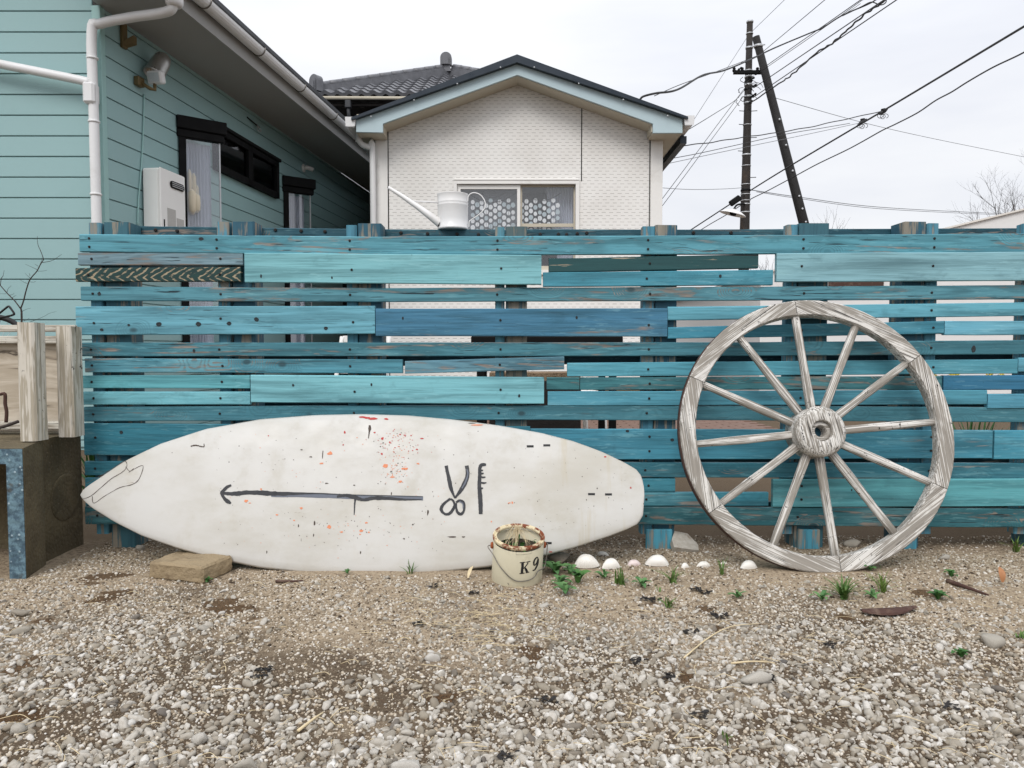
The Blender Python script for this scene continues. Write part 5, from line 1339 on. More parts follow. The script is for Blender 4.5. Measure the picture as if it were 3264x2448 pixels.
for x, y, a, b, ci in ((1605, 398, 10, 8, 1), (1812, 650, 9, 9, 1), (850, 770, 10, 12, 0), (825, 774, 14, 6, 0), (680, 925, 8, 9, 0), (1160, 1172, 18, 6, 1), (1540, 656, 5, 8, 2), (1453, 748, 4, 6, 2), (1055, 760, 4, 6, 2), (1570, 506, 4, 4, 2), (1418, 560, 4, 6, 2), (1513, 800, 4, 5, 2), (1390, 822, 4, 4, 2), (1634, 732, 5, 5, 2), (1290, 940, 3, 5, 2), (1365, 410, 4, 4, 2), (513, 536, 4, 4, 2), (40, 950, 8, 10, 2), (360, 1050, 40, 6, 2), (450, 1050, 20, 6, 2), (570, 140, 60, 5, 0), (520, 125, 40, 4, 2)):
    flake(*ZB(x, y), a * .3919, b * .3919, ci)
for i in range(130):
    flake(*ZA(rd.uniform(150, 2050), rd.uniform(230, 1180)), rd.uniform(1.5, 5) * .4069, rd.uniform(1.5, 4) * .4069, rd.choice((0, 2, 2, 2)))
for i in range(45):
    flake(*ZB(rd.uniform(900, 1850), rd.uniform(330, 1000)), rd.uniform(1.5, 3.5) * .3919, rd.uniform(1.5, 3.5) * .3919, 2)
fk.build('paint_flakes', ['chip_orange', 'chip_red', 'chip_dark'], surf)['kind'] = 'stuff'

# ------------------------------------------------------------------ the cart wheel
WD = .957; WR = WD / 2; WL = R(13.0)
wb = gp(2628, 1822); 
WH = empty('wagon_wheel', (wb.x, wb.y + .012, -.008), 'weathered white-washed wooden wagon wheel leaning against the fence', 'wheel')
WH.rotation_euler = (-WL, R(1.0), 0)
RT = .044                         # felloe depth
RI = WR - .056
def wput(name, mb, mats, rot_y, loc=(0, 0, 0), smooth=None):
    """part in the wheel's own frame (x right, z up the wheel face, hub centre at z = WR)"""
    if smooth is not None: mb.sm = [smooth] * len(mb.f)
    o = bpy.data.objects.new(name, mb.mesh(name, mats)); col.objects.link(o); o.parent = WH
    o.location = Vector((0, 0, WR)) + Vector(loc); o.rotation_euler = (0, rot_y, 0); return o
A0 = R(-6.5)
rd = random.Random(9)
for k in range(6):                # felloes: local X follows the chord, so the grain does too
    m = MB(); n = 12; g0 = R(.14); vs = []
    for i in range(n + 1):
        a = -R(30) + g0 + (R(60) - 2 * g0) * i / n
        ca, sa_ = math.cos(a), math.sin(a); b = .004
        for r_, y in ((RI + b, -RT / 2), (WR - b, -RT / 2), (WR, -RT / 2 + b), (WR, RT / 2 - b), (WR - b, RT / 2), (RI + b, RT / 2), (RI, RT / 2 - b), (RI, -RT / 2 + b * 2.2)):
            rr = r_ + .0012 * mnoise.noise((i * .7, r_ * 40, k)); vs.append((rr * sa_, y, rr * ca))
    m.add(vs, [(i * 8 + q_, i * 8 + (q_ + 1) % 8, (i + 1) * 8 + (q_ + 1) % 8, (i + 1) * 8 + q_) for i in range(n) for q_ in range(8)] + [tuple(range(8)), tuple(n * 8 + q_ for q_ in range(8))[::-1]])
    o = wput('felloe', m, 'wheel_wood', A0 + R(30) + R(60) * k)
# iron tyre round the back half of the rim
m = MB(); m.lathe([(WR - .001, RT / 2 - .014), (WR + .0018, RT / 2 - .014), (WR + .0018, -RT / 2), (WR - .001, -RT / 2)], 96, mat=Matrix.Rotation(R(90), 4, 'X'), closed=True)
wput('iron_tyre', m, 'dead_bark', 0)
for k in range(12):               # spokes: local X runs along the spoke
    m = MB(); L0, L1 = .055, RI + .012; n = 6; vs = []
    for i in range(n + 1):
        t = i / n; x = L0 + (L1 - L0) * t; w = .0158 - .003 * t + .001 * math.sin(t * 9 + k); h = .0145 - .002 * t
        for q_ in range(10):
            a = 2 * PI * q_ / 10; sq = lambda v: math.copysign(abs(v) ** .7, v)
            vs.append((x, h * sq(math.sin(a)), w * sq(math.cos(a))))
    m.add(vs, [(i * 10 + q_, i * 10 + (q_ + 1) % 10, (i + 1) * 10 + (q_ + 1) % 10, (i + 1) * 10 + q_) for i in range(n) for q_ in range(10)] + [tuple(range(10)), tuple(n * 10 + q_ for q_ in range(10))[::-1]])
    wput('spoke', m, 'wheel_wood', R(-90) + A0 + R(30) * k + rd.uniform(-.008, .008), smooth=True)
HR = .088
m = MB(); m.lathe([(.034, .035), (.036, .064), (.040, .067), (.070, .065), (HR - .006, .058), (HR, .048), (HR, -.05), (HR - .006, -.055), (.03, -.055), (.03, -.02)], 40, mat=Matrix.Rotation(R(90), 4, 'X'), cap=False)
hub = wput('hub', m, 'wheel_wood', R(78))
m = MB(); m.lathe([(.0345, .036), (.0345, .048), (.033, .050), (.023, .050), (.020, .047), (.019, .0)], 28, mat=Matrix.Rotation(R(90), 4, 'X'), cap=False)
wput('hub_bore_ring', m, 'wheel_wood', 0)
m = MB(); m.lathe([(0, .004), (.0195, .004), (.0195, .0), (0, .0)], 20, mat=Matrix.Rotation(R(90), 4, 'X'))
wput('bore_plug', m, 'hub_plug', 0)

# ------------------------------------------------------------------ paint can
ZP = lambda x, y: (1540 + .2731 * x, 1640 + .2731 * y)
CR = .0825
cb_ = gp(*ZP(375, 835)); cc = Vector((at(*ZP(390, 500), cb_.y + CR).x, cb_.y + CR, -.012)); CHT = at(*ZP(405, 220), cc.y).z + .012
can = empty('paint_can', (cc.x, cc.y, 0), 'rusty cream paint can marked K9 standing before the surfboard', 'can')
CT = Matrix.Translation(cc) @ Matrix.Rotation(R(2.5), 4, 'Y') @ Matrix.Rotation(R(13), 4, 'X')
CTI = CT.inverted(); CHT = CHT / math.cos(R(13)) + .004
MB().lathe([(CR * .985, 0), (CR, .004), (CR, CHT - .02), (CR * .985, CHT - .018), (CR * .97, CHT - .018), (CR * .97, .01), (0, .008)], 56, mat=CT).build('body', 'can_cream', can)
MB().lathe([(CR * 1.0, CHT - .012), (CR * 1.02, CHT - .010), (CR * 1.025, CHT - .003), (CR * 1.01, CHT), (CR * .97, CHT - .001), (CR * .95, CHT - .007), (CR * .91, CHT - .007), (CR * .89, CHT - .001), (CR * .865, CHT - .002), (CR * .86, CHT - .010), (CR * .90, CHT - .013)], 56, mat=CT, closed=True).build('rim', 'rusty_rim', can)
MB().lathe([(0, CHT * .70), (CR * .5, CHT * .71), (CR * .965, CHT * .69), (CR * .965, CHT * .56), (0, CHT * .55)], 24, mat=CT).build('soil', 'dark_soil', can)
el_ = Vector((-CR * .99, -.012, CHT * .80)); er = Vector((CR * .99, .0, CHT * .82))
for p, s in ((el_, -1), (er, 1)):
    MB().lathe([(.011, 0), (.011, .004), (.008, .008), (0, .009)], 14, mat=CT @ Matrix.Translation(p) @ Matrix.Rotation(R(90) * s, 4, 'Y')).build('ear', 'rust', can)
def cmap(px, py, lift=.0006):
    d = CTI.to_3x3() @ ray(px, py); o = CTI @ _C; a = d.x ** 2 + d.y ** 2; b = 2 * (o.x * d.x + o.y * d.y); c = o.x ** 2 + o.y ** 2 - (CR + lift) ** 2
    D = b * b - 4 * a * c
    t = (-b - math.sqrt(max(0, D))) / (2 * a); return _C + ray(px, py) * t
hp = [CT @ (el_ + Vector((-.010, 0, 0))), CT @ (el_ + Vector((-.016, -.006, -.004)))] + [cmap(*ZP(x, y), .0045) for x, y in ((118, 470), (175, 575), (240, 660), (320, 740), (390, 776), (470, 778), (550, 760), (605, 720), (640, 660))]
hp += [CT @ (er + Vector((.006, -.030, -.060))), CT @ (er + Vector((.012, -.008, .004))), CT @ (er + Vector((.010, 0, 0)))]
MB().tube(spline(hp, 6), .0016, 7).build('wire_handle', 'wire_steel', can)
# K9 lettering and the faint stamped rectangle
def cstroke(mb, pts, jit=.03, n=4): ribbon(mb, [(*ZP(p[0], p[1]), p[2] * .2731) for p in pts], cmap, n, jit)
K = MB()
cstroke(K, [(462, 560, 30), (458, 620, 30), (452, 688, 30)], .04, 3)
cstroke(K, [(428, 564, 9), (462, 560, 12), (494, 556, 9)]); cstroke(K, [(424, 690, 9), (452, 688, 12), (484, 682, 9)])
cstroke(K, [(470, 632, 9), (500, 600, 11), (526, 562, 12)]); cstroke(K, [(502, 556, 9), (526, 552, 12), (552, 546, 8)])
cstroke(K, [(484, 612, 12), (500, 642, 28), (514, 670, 26)]); cstroke(K, [(496, 682, 9), (516, 676, 12), (538, 670, 8)])
cstroke(K, [(640, 520, 12), (636, 500, 12), (622, 504, 14), (602, 528, 17), (592, 562, 19), (594, 588, 15), (606, 590, 12), (624, 566, 12), (638, 532, 15), (642, 516, 17), (641, 556, 19), (628, 600, 19), (606, 640, 15), (588, 654, 12), (580, 646, 14)], .03, 5)
K.build('lettering', 'ink_black', can)
st_ = MB()
for a, b in (((383, 378), (385, 470)), ((385, 470), (475, 468)), ((475, 468), (562, 456)), ((562, 456), (566, 376)), ((383, 378), (475, 384)), ((475, 384), (566, 376))):
    cstroke(st_, [(a[0], a[1], 2.2), ((a[0] + b[0]) / 2, (a[1] + b[1]) / 2, 1.6), (b[0], b[1], 2.0)], .3, 4)
st_.build('stamped_outline', 'chip_dark', can)
# dead plant and green sprigs growing inside
rd = random.Random(31)
dp_ = empty('dead_plant', cc + Vector((0, 0, CHT * .6)), 'tangle of dry stalks drooping inside the paint can', 'plant')
m = MB()
for i in range(34):
    a = rd.uniform(0, 2 * PI); r0 = rd.uniform(0, .03); top = CT @ Vector((-.005 + rd.gauss(0, .008), .05 + rd.gauss(0, .008), CHT + .006))
    e = CT @ Vector((math.cos(a) * CR * rd.uniform(.3, .85), math.sin(a) * CR * rd.uniform(.3, .85), CHT * rd.uniform(.72, .96)))
    mid = top.lerp(e, .5) + Vector((0, 0, rd.uniform(-.005, .02)))
    m.tube(spline([top + Vector((0, 0, rd.uniform(-.02, .006))), mid, e], 4), rd.uniform(.0004, .0008), 4)
for i in range(10): m.tube([CT @ Vector((-.006 + rd.gauss(0, .005), .03 + rd.gauss(0, .004), CHT * .7)), CT @ Vector((-.006 + rd.gauss(0, .006), .05, CHT + rd.uniform(0, .014)))], rd.uniform(.0008, .0016), 5)
m.build('dry_stalks', 'straw', dp_)
def leaf_mesh(name, mat, L, W, curl, n=5, cup=.25):
    m = MB(); m.smooth = True; vs = []
    for i in range(n + 1):
        t = i / n; w = W * (math.sin(PI * min(1, t * .92 + .06)) ** .75) * .5; x = L * t; z = curl * L * math.sin(t * 1.9) - .3 * L * t * t * (1 if curl > 0 else 0)
        vs += [(x, -w, z + cup * w), (x, 0, z), (x, w, z + cup * w)]
    m.add(vs, [f for i in range(n) for f in ((3 * i, 3 * i + 3, 3 * i + 4, 3 * i + 1), (3 * i + 1, 3 * i + 4, 3 * i + 5, 3 * i + 2))])
    return m.mesh(name, mat)
LM = [leaf_mesh('leaf', 'weed_leaf', 1, .44, .4), leaf_mesh('leaf', 'weed_leaf', 1, .38, .55), leaf_mesh('leaf', 'weed_leaf_dark', 1, .55, .5)]
gr_ = empty('green_weed', cc + Vector((0, 0, CHT * .62)), 'small dark green weed growing inside the paint can', 'plant')
for i in range(26):
    a = rd.uniform(0, 2 * PI); r_ = rd.uniform(.1, .8) * CR; o = put('leaf', LM[2], gr_, CT @ Vector((r_ * math.cos(a), r_ * math.sin(a), CHT * rd.uniform(.70, .80)))); s = rd.uniform(.012, .022); o.scale = (s, s, s); o.rotation_euler = (rd.uniform(-.4, .4), rd.uniform(-.9, .1), rd.uniform(0, 6.3))

# ------------------------------------------------------------------ stone brick under the board
b0 = gp(*ZN(812, 1547)); b1 = gp(*ZN(1165, 1587))
u = (b1 - b0); u.z = 0; L = u.length * .88; u.normalize(); w_ = Vector((-u.y, u.x, 0)); hB = .058
b0 = b1 - u * L; b0.z = 0
Mbk = Matrix(((u.x, w_.x, 0, b0.x), (u.y, w_.y, 0, b0.y), (0, 0, 1, -.004), (0, 0, 0, 1)))
m = MB(); nx, ny = 10, 6; rd = random.Random(5)
DB = .15
m.bbox(0, L, 0, DB, 0, hB, .007, Mbk)
bk = m.build('stone_brick', 'stone_brick', None)
sub = bk.modifiers.new('sub', 'SUBSURF'); sub.subdivision_type = 'SIMPLE'; sub.levels = sub.render_levels = 4
tx = bpy.data.textures.new('rough', 'CLOUDS'); tx.noise_scale = .035; tx.noise_depth = 3
dm = bk.modifiers.new('disp', 'DISPLACE'); dm.texture = tx; dm.strength = .010; dm.mid_level = .5
tag(bk, 'chipped tan stone brick on the gravel under the surfboard', 'brick')

# ------------------------------------------------------------------ concrete channel block with two posts on it (left edge)
blk = empty('concrete_block', (-1.9, 2.6, 0), 'hollow concrete channel block with blue painted edge at the left', 'concrete block')
XB, HB = -1.655, .435
YF = 2.385
m = MB()
# body: right wall, top slab, back; outline swelling to a collar at the front
m.box(XB - .09, XB, 2.56, 2.825, -.02, HB); m.box(-2.75, XB - .091, 2.56, 2.825, HB - .08, HB); m.box(-2.75, XB - .091, 2.76, 2.825, -.02, HB - .081)
# collar, tapering back to the body
c0, c1 = -1.585, XB
def ringy(x_r, x_in, zt, zi, y): return [(x_in, y, -.02), (x_r, y, -.02), (x_r, y, zt), (-2.75, y, zt), (-2.75, y, zi), (x_in, y, zi)]
fr = ringy(c0, c0 - .055, HB - .004, HB - .055, YF); bk_ = ringy(XB + .022, XB - .07, HB + .002, HB - .07, 2.559)
m.add(fr + bk_, [(0, 1, 2, 5), (2, 3, 4, 5), (6, 11, 8, 7), (8, 11, 10, 9)] + [(i, 6 + i, 6 + (i + 1) % 6, (i + 1) % 6) for i in (0, 1, 2, 3, 4, 5)])
bo = m.build('channel', 'aged_concrete', blk)
m = MB(); fr2 = [(p[0] - (.002 if i in (1, 2) else 0), YF - .003, p[2] - (.002 if i in (2, 3) else 0)) for i, p in enumerate(fr)]
m.add(fr2 + [(p[0], YF - .0005, p[2]) for p in fr2], [(0, 1, 2, 5), (2, 3, 4, 5)] + [(i, 6 + i, 6 + (i + 1) % 6, (i + 1) % 6) for i in range(6)])
m.build('painted_edge', 'blue_painted_concrete', blk)
# round cast boss on the side
pc = onp(*ZN(375, 1090), (XB, 2.7, 0), Vector((1, 0, 0)))
MB().lathe([(.088, 0), (.086, .002), (.076, .003), (.066, .0008), (0, .0008)], 32, mat=Matrix.Translation((XB, pc.y, pc.z)) @ Matrix.Rotation(R(90), 4, 'Y') @ Matrix.Scale(1.0, 4)).build('cast_boss', 'aged_concrete', blk)
for i, (x0, x1, yt, yb, Y, lab) in enumerate(((50, 116, 1028, 1405, 2.50, 'left of two weathered white timber posts on the concrete block'), (174, 236, 1040, 1394, 2.62, 'right of two weathered white timber posts on the concrete block, nearest the fence'))):
    a, b = at(x0, yt, Y), at(x1, yb, Y)
    m = MB(); n = 6; vs = []; zt = a.z; z0 = HB + .004; dpt = .07; bv = .006
    pr = [(a.x + bv, Y), (b.x - bv, Y), (b.x, Y + bv), (b.x, Y + dpt - bv), (b.x - bv, Y + dpt), (a.x + bv, Y + dpt), (a.x, Y + dpt - bv), (a.x, Y + bv)]
    for k in range(n + 1):
        z = z0 + (zt - z0) * k / n
        vs += [(p[0] + .003 * mnoise.noise((z * 5, p[0] * 7, q)), p[1] + .002 * mnoise.noise((z * 6, p[1] * 9, q)), z + (.004 * mnoise.noise((p[0] * 50, p[1] * 50, 2)) if k == n else 0)) for q, p in enumerate(pr)]
    m.add(vs, [(k * 8 + q, k * 8 + (q + 1) % 8, (k + 1) * 8 + (q + 1) % 8, (k + 1) * 8 + q) for k in range(n) for q in range(8)] + [tuple(range(8))[::-1], tuple(n * 8 + q for q in range(8))])
    tag(m.build('timber_post', 'post_whitewash', None), lab, 'post', 'weathered posts on the concrete block')
a = at(0, 1045, 2.66); b = at(176, 1044, 2.74)
pal = empty('pallet_panel', (-2.1, 2.75, HB), 'weathered pallet of pale rails and stained plywood behind the white posts', 'panel')
zt = at(60, 1036, 2.73).z
MB().bbox(-2.7, at(240, 1040, 2.73).x, 2.725, 2.755, zt - .025, zt, .003).build('rail', 'rail_whitewash', pal)
MB().bbox(-2.7, at(240, 1040, 2.73).x, 2.735, 2.765, zt - .068, zt - .04, .003).build('rail', 'rail_whitewash', pal)
MB().bbox(-2.7, at(225, 1040, 2.77).x, 2.77, 2.785, HB + .006, zt - .06, .002).build('plywood', 'stained_plywood', pal)
MB().bbox(-2.7, at(240, 1040, 2.73).x, 2.715, 2.75, HB + .02, HB + .05, .003).build('rail', 'rail_whitewash', pal)
m = MB(); p = [at(*ZN(x, y), 2.70) for x, y in ((0, 500), (28, 498), (30, 555), (38, 600), (35, 660), (22, 640), (18, 560), (0, 540))]
tag(MB().tube(spline(p[:5], 4), .006, 6).build('metal_strap', 'dead_bark', None), 'dark rusty metal strap on the plywood at the left edge', 'strap')
tag(MB().tube(spline([at(*ZN(x, y), 2.6) for x, y in ((-40, 700), (20, 685), (70, 668), (105, 655))], 4), .006, 6).build('fallen_stick', 'twig_bark', None), 'thin dry stick lying on the concrete block at the left edge', 'stick')
# a bit of a bicycle: bent tube and tyre behind the pallet
bic = empty('bicycle', (z4(40, 1250, 3.2).x - .3, 3.2, 0), 'black bicycle, only pedal and wheel tip showing above the pallet', 'bicycle')
MB().tube(spline([z4(*p, 3.2) for p in ((-60, 1230), (0, 1185), (80, 1120), (125, 1090), (150, 1110), (205, 1190), (190, 1215), (90, 1240), (0, 1255), (-60, 1262))], 5), .0045, 8).build('pedal', 'black_rubber', bic)
cw = z4(-40, 1700, 3.25); rwh = (z4(-40, 1250, 3.25).z - cw.z)
MB().tube([cw + Vector((rwh * math.cos(t), .0, rwh * math.sin(t))) for t in np.linspace(0, 2 * PI, 49)], .012, 8, cap=False).build('tyre', 'black_rubber', bic)
m = MB()
for t in np.linspace(0, PI, 12)[:-1]: m.tube([cw + Vector((rwh * math.cos(t), 0, rwh * math.sin(t))), cw - Vector((rwh * math.cos(t), 0, rwh * math.sin(t)))], .001, 4)
m.build('spokes', 'galvanised', bic)
MB().tube([cw, cw + Vector((-.35, 0, .42))], .014, 8).build('frame_tube', 'black_rubber', bic)

# ------------------------------------------------------------------ shells set in a row
def shell(px, py, wpx, hpx, ribs, label, mat, seed, rz=0.0, name='seashell'):
    base = gp(px, py + hpx * .5); d = base.y; w = wpx * d / FPX; h = hpx * d / FPX * 1.02
    rd = random.Random(seed); nu, nv = 44, 9; vs = []; m = MB(); m.smooth = True
    # a fan valve: umbo at the top, ribs running down to a scalloped lip, bulging to the camera
    for j in range(nv + 1):
        t = j / nv
        for i in range(nu + 1):
            a = PI * (i / nu); ca = math.cos(a)
            rr = t * (1 + (.035 * math.cos(ribs * a * 2) * t if ribs else 0))
            x = -ca * w * .5 * rr ** .5 * (1 + .10 * (ca if seed % 2 else -ca)); up_ = h * (1 - t ** 1.25 * (.80 + .20 * math.sin(a)))
            bul = .42 * w * math.sin(a) ** .8 * math.sin(PI * min(1, t * .72 + .06)) ** .9 * .62
            bul += (.026 * w * math.cos(ribs * a * 2) * t if ribs else .004 * w * math.sin(t * 26))
            vs.append((x, -bul, up_ * .98))
    m.add(vs, [(j * (nu + 1) + i, j * (nu + 1) + i + 1, (j + 1) * (nu + 1) + i + 1, (j + 1) * (nu + 1) + i) for j in range(nv) for i in range(nu)])
    # closing back face so the shell has a body
    k = len(vs); edge_ = [(nv * (nu + 1) + i) for i in range(nu + 1)] + [0]
    m.add([(v[0] * .98, .003 - .1 * abs(v[1]), v[2] - .0015) for v in vs], [(j * (nu + 1) + i, (j + 1) * (nu + 1) + i, (j + 1) * (nu + 1) + i + 1, j * (nu + 1) + i + 1) for j in range(nv) for i in range(nu)])
    o = put(name, m.mesh(name, mat), None, (base.x, base.y + .012, -.003 + gz(base.x, base.y)), (R(-16), 0, rz)); o['label'] = label; o['category'] = 'shell'; o['group'] = 'shells lined up along the fence'
    return o
for i, a in enumerate(((1868, 1789, 82, 46, 13, 'largest ribbed white cockle shell, nearest the paint can', 'shell_white', .05),
    (1952, 1795, 62, 36, 14, 'ribbed white shell second from the paint can in the row', 'shell_white', .25),
    (2021, 1793, 48, 22, 0, 'small pinkish clam shell third from the paint can', 'shell_pink', .2),
    (2100, 1787, 78, 37, 0, 'big smooth white clam shell before the fence post foot', 'shell_white', -.05),
    (2186, 1804, 28, 18, 0, 'chipped little white shell fragment right of the big smooth clam', 'shell_white', .3),
    (2247, 1799, 48, 20, 12, 'flat ribbed white shell between the chipped one and the wheel', 'shell_white', .2),
    (2310, 1795, 24, 10, 10, 'tiniest white shell in the row, by a grass blade', 'shell_white', .1),
    (2393, 1802, 58, 29, 0, 'smooth white shell with dark marks beside the wagon wheel', 'shell_white', .15),
    (1921, 1766, 40, 15, 0, 'broken pale oyster shell behind the ribbed shells', 'shell_white', -.3))):
    px, py, wp, hp_, rb_, lab, mt, rz = a; shell(px, py, wp, hp_, rb_, lab, mt, i, rz)

# ------------------------------------------------------------------ stones
def rock_mesh(seed, sub=2, rough=.28, flat=.7):
    import bmesh
    b = bmesh.new(); bmesh.ops.create_icosphere(b, subdivisions=sub, radius=1)
    o = Vector((seed * 7.3, seed * 3.1, seed * 1.7)); rd = random.Random(seed)
    pl = [(Vector((rd.gauss(0, 1), rd.gauss(0, 1), rd.gauss(0, 1))).normalized(), rd.uniform(.45, .80)) for _ in range(9)]
    for v in b.verts:
        p = v.co.copy(); p.x *= 1.15; f = 1 + rough * mnoise.noise(p * 1.1 + o) + rough * .35 * mnoise.noise(p * 3 + o)
        p = p * f
        for n_, d in pl:
            e = p.dot(n_) - d
            if e > 0: p -= n_ * e * .97
        v.co = (p.x, p.y * .85, p.z * flat)
    return b
ROCKM = []
for s in range(10):
    b = rock_mesh(s + 1, 2); me = bpy.data.meshes.new('pebble'); b.to_mesh(me); b.free(); me.materials.append(M['pebble_stone'])
    me.polygons.foreach_set('use_smooth', [True] * len(me.polygons)); ROCKM.append(me)
def stone(px, py, wpx, hpx, label, k, rz=0, mat=None, name='stone'):
    p = gp(px, py + hpx * .35); r_ = wpx * p.y / FPX / 2; rh = hpx * p.y / FPX / 2
    o = put(name, ROCKM[k % 10], None, (p.x, p.y, rh * .55 + gz(p.x, p.y)), (0, 0, rz)); o.scale = (r_ * 1.15, r_ * .95, max(rh * 1.45, r_ * .4))
    return tag(o, label, 'stone', 'larger stones on the gravel')
stone(1783, 1778, 76, 46, 'pale grey wedge-shaped stone between paint can and cockle shell', 1)
stone(1811, 1809, 30, 26, 'small whitish pebble among the weeds right of the paint can', 2)
stone(2410, 2160, 96, 56, 'lumpy beige stone in the middle of the right-hand gravel', 3)
stone(3165, 2035, 92, 60, 'flat whitish slab stone on the sand at the right edge', 4, .4)
stone(790, 2440, 76, 60, 'pale blocky stone at the bottom edge below the sandy patch', 5)
stone(640, 2355, 56, 48, 'round grey pitted stone near the lower left middle', 6)
stone(70, 1952, 52, 34, 'beige rounded stone at the far left edge', 7)
stone(62, 2010, 62, 34, 'broad flat beige stone at the left edge below another', 8)
stone(450, 1745, 34, 24, 'dull grey stone in the shade left of the brick', 9)
stone(1380, 2095, 44, 36, 'pale chunky stone in a dark hollow left of centre', 0)
stone(3010, 1775, 34, 26, 'greyish stone under the fence right of the wheel', 3)
stone(2720, 1730, 54, 34, 'grey stone seen through the wheel spokes below the fence', 6)
stone(2662, 1755, 36, 22, 'pale stone behind the wheel between its lowest spokes', 8)
stone(1300, 2440, 90, 58, 'big knobbly pale stone at the bottom edge near the centre', 2)
stone(60, 2320, 60, 46, 'large warm white stone at the lower left', 4)
slab = MB(); p = gp(2195, 1770)
slab.prism([(-.05, -.012), (.045, -.012), (.05, .02), (.02, .075), (-.03, .08), (-.05, .03)], -.012, .012, Matrix.Translation((p.x, p.y + .05, .01)) @ Matrix.Rotation(R(-62), 4, 'X') @ Matrix.Rotation(R(10), 4, 'Z'))
tag(slab.build('stone_slab', 'pebble_stone', None), 'thin grey stone slab beside the blue fence post foot', 'stone')

# loose pebbles, the largest of the gravel: pieces of the ground
CLEAR = [(cc.x, cc.y, CR + .01), (PB.x, 9, 0)]
def blocked(x, y):
    if math.hypot(x - cc.x, y - cc.y) < CR + .008: return True
    if x < -1.575 and y > 2.37: return True
    if wb.x - .5 < x < wb.x + .5:
        dx = abs(x - wb.x)
        if dx < .22 and 2.44 < y < 2.62: return True
    if y > BO.y - .03 and y < BO.y + .1 and -.75 < x < .3: return True
    if b0.x - .03 < x < b1.x + .05 and b0.y - .0 < y < b0.y + .19: return True
    return False
def mac(x, y): return mnoise.noise((x * 1.1 + 5, y * 1.6, 1.0))
rd = random.Random(77); placed = []
tries = 0
while len(placed) < 290 and tries < 20000:
    tries += 1
    y = 1.22 + (rd.random() ** 1.5) * 1.2; x = rd.uniform(-.72 * y - .12, .72 * y + .12)
    r_ = rd.uniform(.0075, .0135) * (1.25 if rd.random() < .2 else 1)
    if blocked(x, y) or spotval(SAND, x, y) > .5 and rd.random() < .8: continue
    if any((x - a) ** 2 + (y - b) ** 2 < (r_ + c) ** 2 * .9 for a, b, c in placed): continue
    if mac(x, y) < -.15 and rd.random() < .5: continue
    placed.append((x, y, r_))
    o = put('pebble', ROCKM[rd.randrange(10)], ground, (x, y, gz(x, y) + r_ * rd.uniform(.0, .25)), (rd.uniform(-.4, .4), rd.uniform(-.4, .4), rd.uniform(0, 6.3)))
    o.scale = (r_ * rd.uniform(.95, 1.25), r_ * rd.uniform(.8, 1.05), r_ * rd.uniform(.75, 1.05))

# the gravel itself: tens of thousands of stones, one mass
def scatter(name, n, size_f, base_meshes, seed, ymin=1.15, ymax=2.95, dens=None, mat='gravel_stone'):
    r = np.random.default_rng(seed); P = []
    need = n; allv, allf = [], []; off = 0
    pos = []
    while len(pos) < n:
        y = ymin + (ymax - ymin) * r.random() ** 1.15; x = (r.random() * 2 - 1) * (.72 * y + .28)
        if dens and r.random() > dens(x, y): continue
        if blocked(x, y): continue
        pos.append((x, y))
    pos = np.array(pos); S = np.array([size_f(x, y, r) for x, y in pos])
    Z = np.array([gz(x, y) for x, y in pos])
    ang = r.random((n, 3)) * 2 * PI; ang[:, :2] *= .12
    var = r.integers(0, len(base_meshes), n)
    for k, (bv, bf) in enumerate(base_meshes):
        idx = np.where(var == k)[0]
        if len(idx) == 0: continue
        sc3 = S[idx][:, None] * np.stack([r.uniform(.85, 1.3, len(idx)), r.uniform(.75, 1.1, len(idx)), r.uniform(.6, .95, len(idx))], 1)
        v = bv[None] * sc3[:, None, :]
        for ax in (0, 1, 2):
            c, s = np.cos(ang[idx, ax])[:, None], np.sin(ang[idx, ax])[:, None]; a, b = [(1, 2), (2, 0), (0, 1)][ax]
            va, vb = v[:, :, a].copy(), v[:, :, b].copy(); v[:, :, a] = va * c - vb * s; v[:, :, b] = va * s + vb * c
        v = v + np.stack([pos[idx, 0], pos[idx, 1], Z[idx] + S[idx] * (.02 + .16 * r.random(len(idx)))], 1)[:, None, :]
        f = bf[None] + (off + np.arange(len(idx)) * len(bv))[:, None, None]
        allv.append(v.reshape(-1, 3)); allf.append(f.reshape(-1, 3)); off += len(idx) * len(bv)
    V = np.concatenate(allv); Fc = np.concatenate(allf)
    me = bpy.data.meshes.new(name); me.vertices.add(len(V)); me.vertices.foreach_set('co', V.ravel())
    me.loops.add(len(Fc) * 3); me.loops.foreach_set('vertex_index', Fc.ravel())
    me.polygons.add(len(Fc)); me.polygons.foreach_set('loop_start', np.arange(len(Fc)) * 3); me.polygons.foreach_set('loop_total', np.full(len(Fc), 3))
    me.update(calc_edges=True); me.validate(); me.materials.append(M[mat])
    return me
def base_arrays(seeds, sub):
    out = []
    for s in seeds:
        b = rock_mesh(s, sub, .3, .85); b.verts.index_update()
        out.append((np.array([v.co[:] for v in b.verts]), np.array([[v.index for v in f.verts] for f in b.faces]))); b.free()
    return out
BM1, BM0 = base_arrays(range(20, 30), 2), base_arrays(range(40, 50), 1)
def d_med(x, y):
    d = .36 + .75 * mac(x, y) + .75 * (1.95 - y)
    d *= 1 - .9 * spotval(SAND, x, y); d *= 1 - .85 * spotval(SPOTW, x, y)
    if y > 2.35: d *= .35
    return max(.02, min(1, d))
def s_med(x, y, r): return float(np.clip(r.lognormal(math.log(.0060), .40), .0032, .0140)) * (1.15 if y < 1.65 else 1.0 if y < 2.0 else .7)
def d_fine(x, y):
    d = .75 + .4 * mac(x * 1.7 + 3, y * 1.7); d *= 1 - .88 * spotval(SPOTW, x, y); d *= 1 - .3 * spotval(SAND, x, y)
    if y > 2.62: d *= .8
    return max(.05, min(1, d))
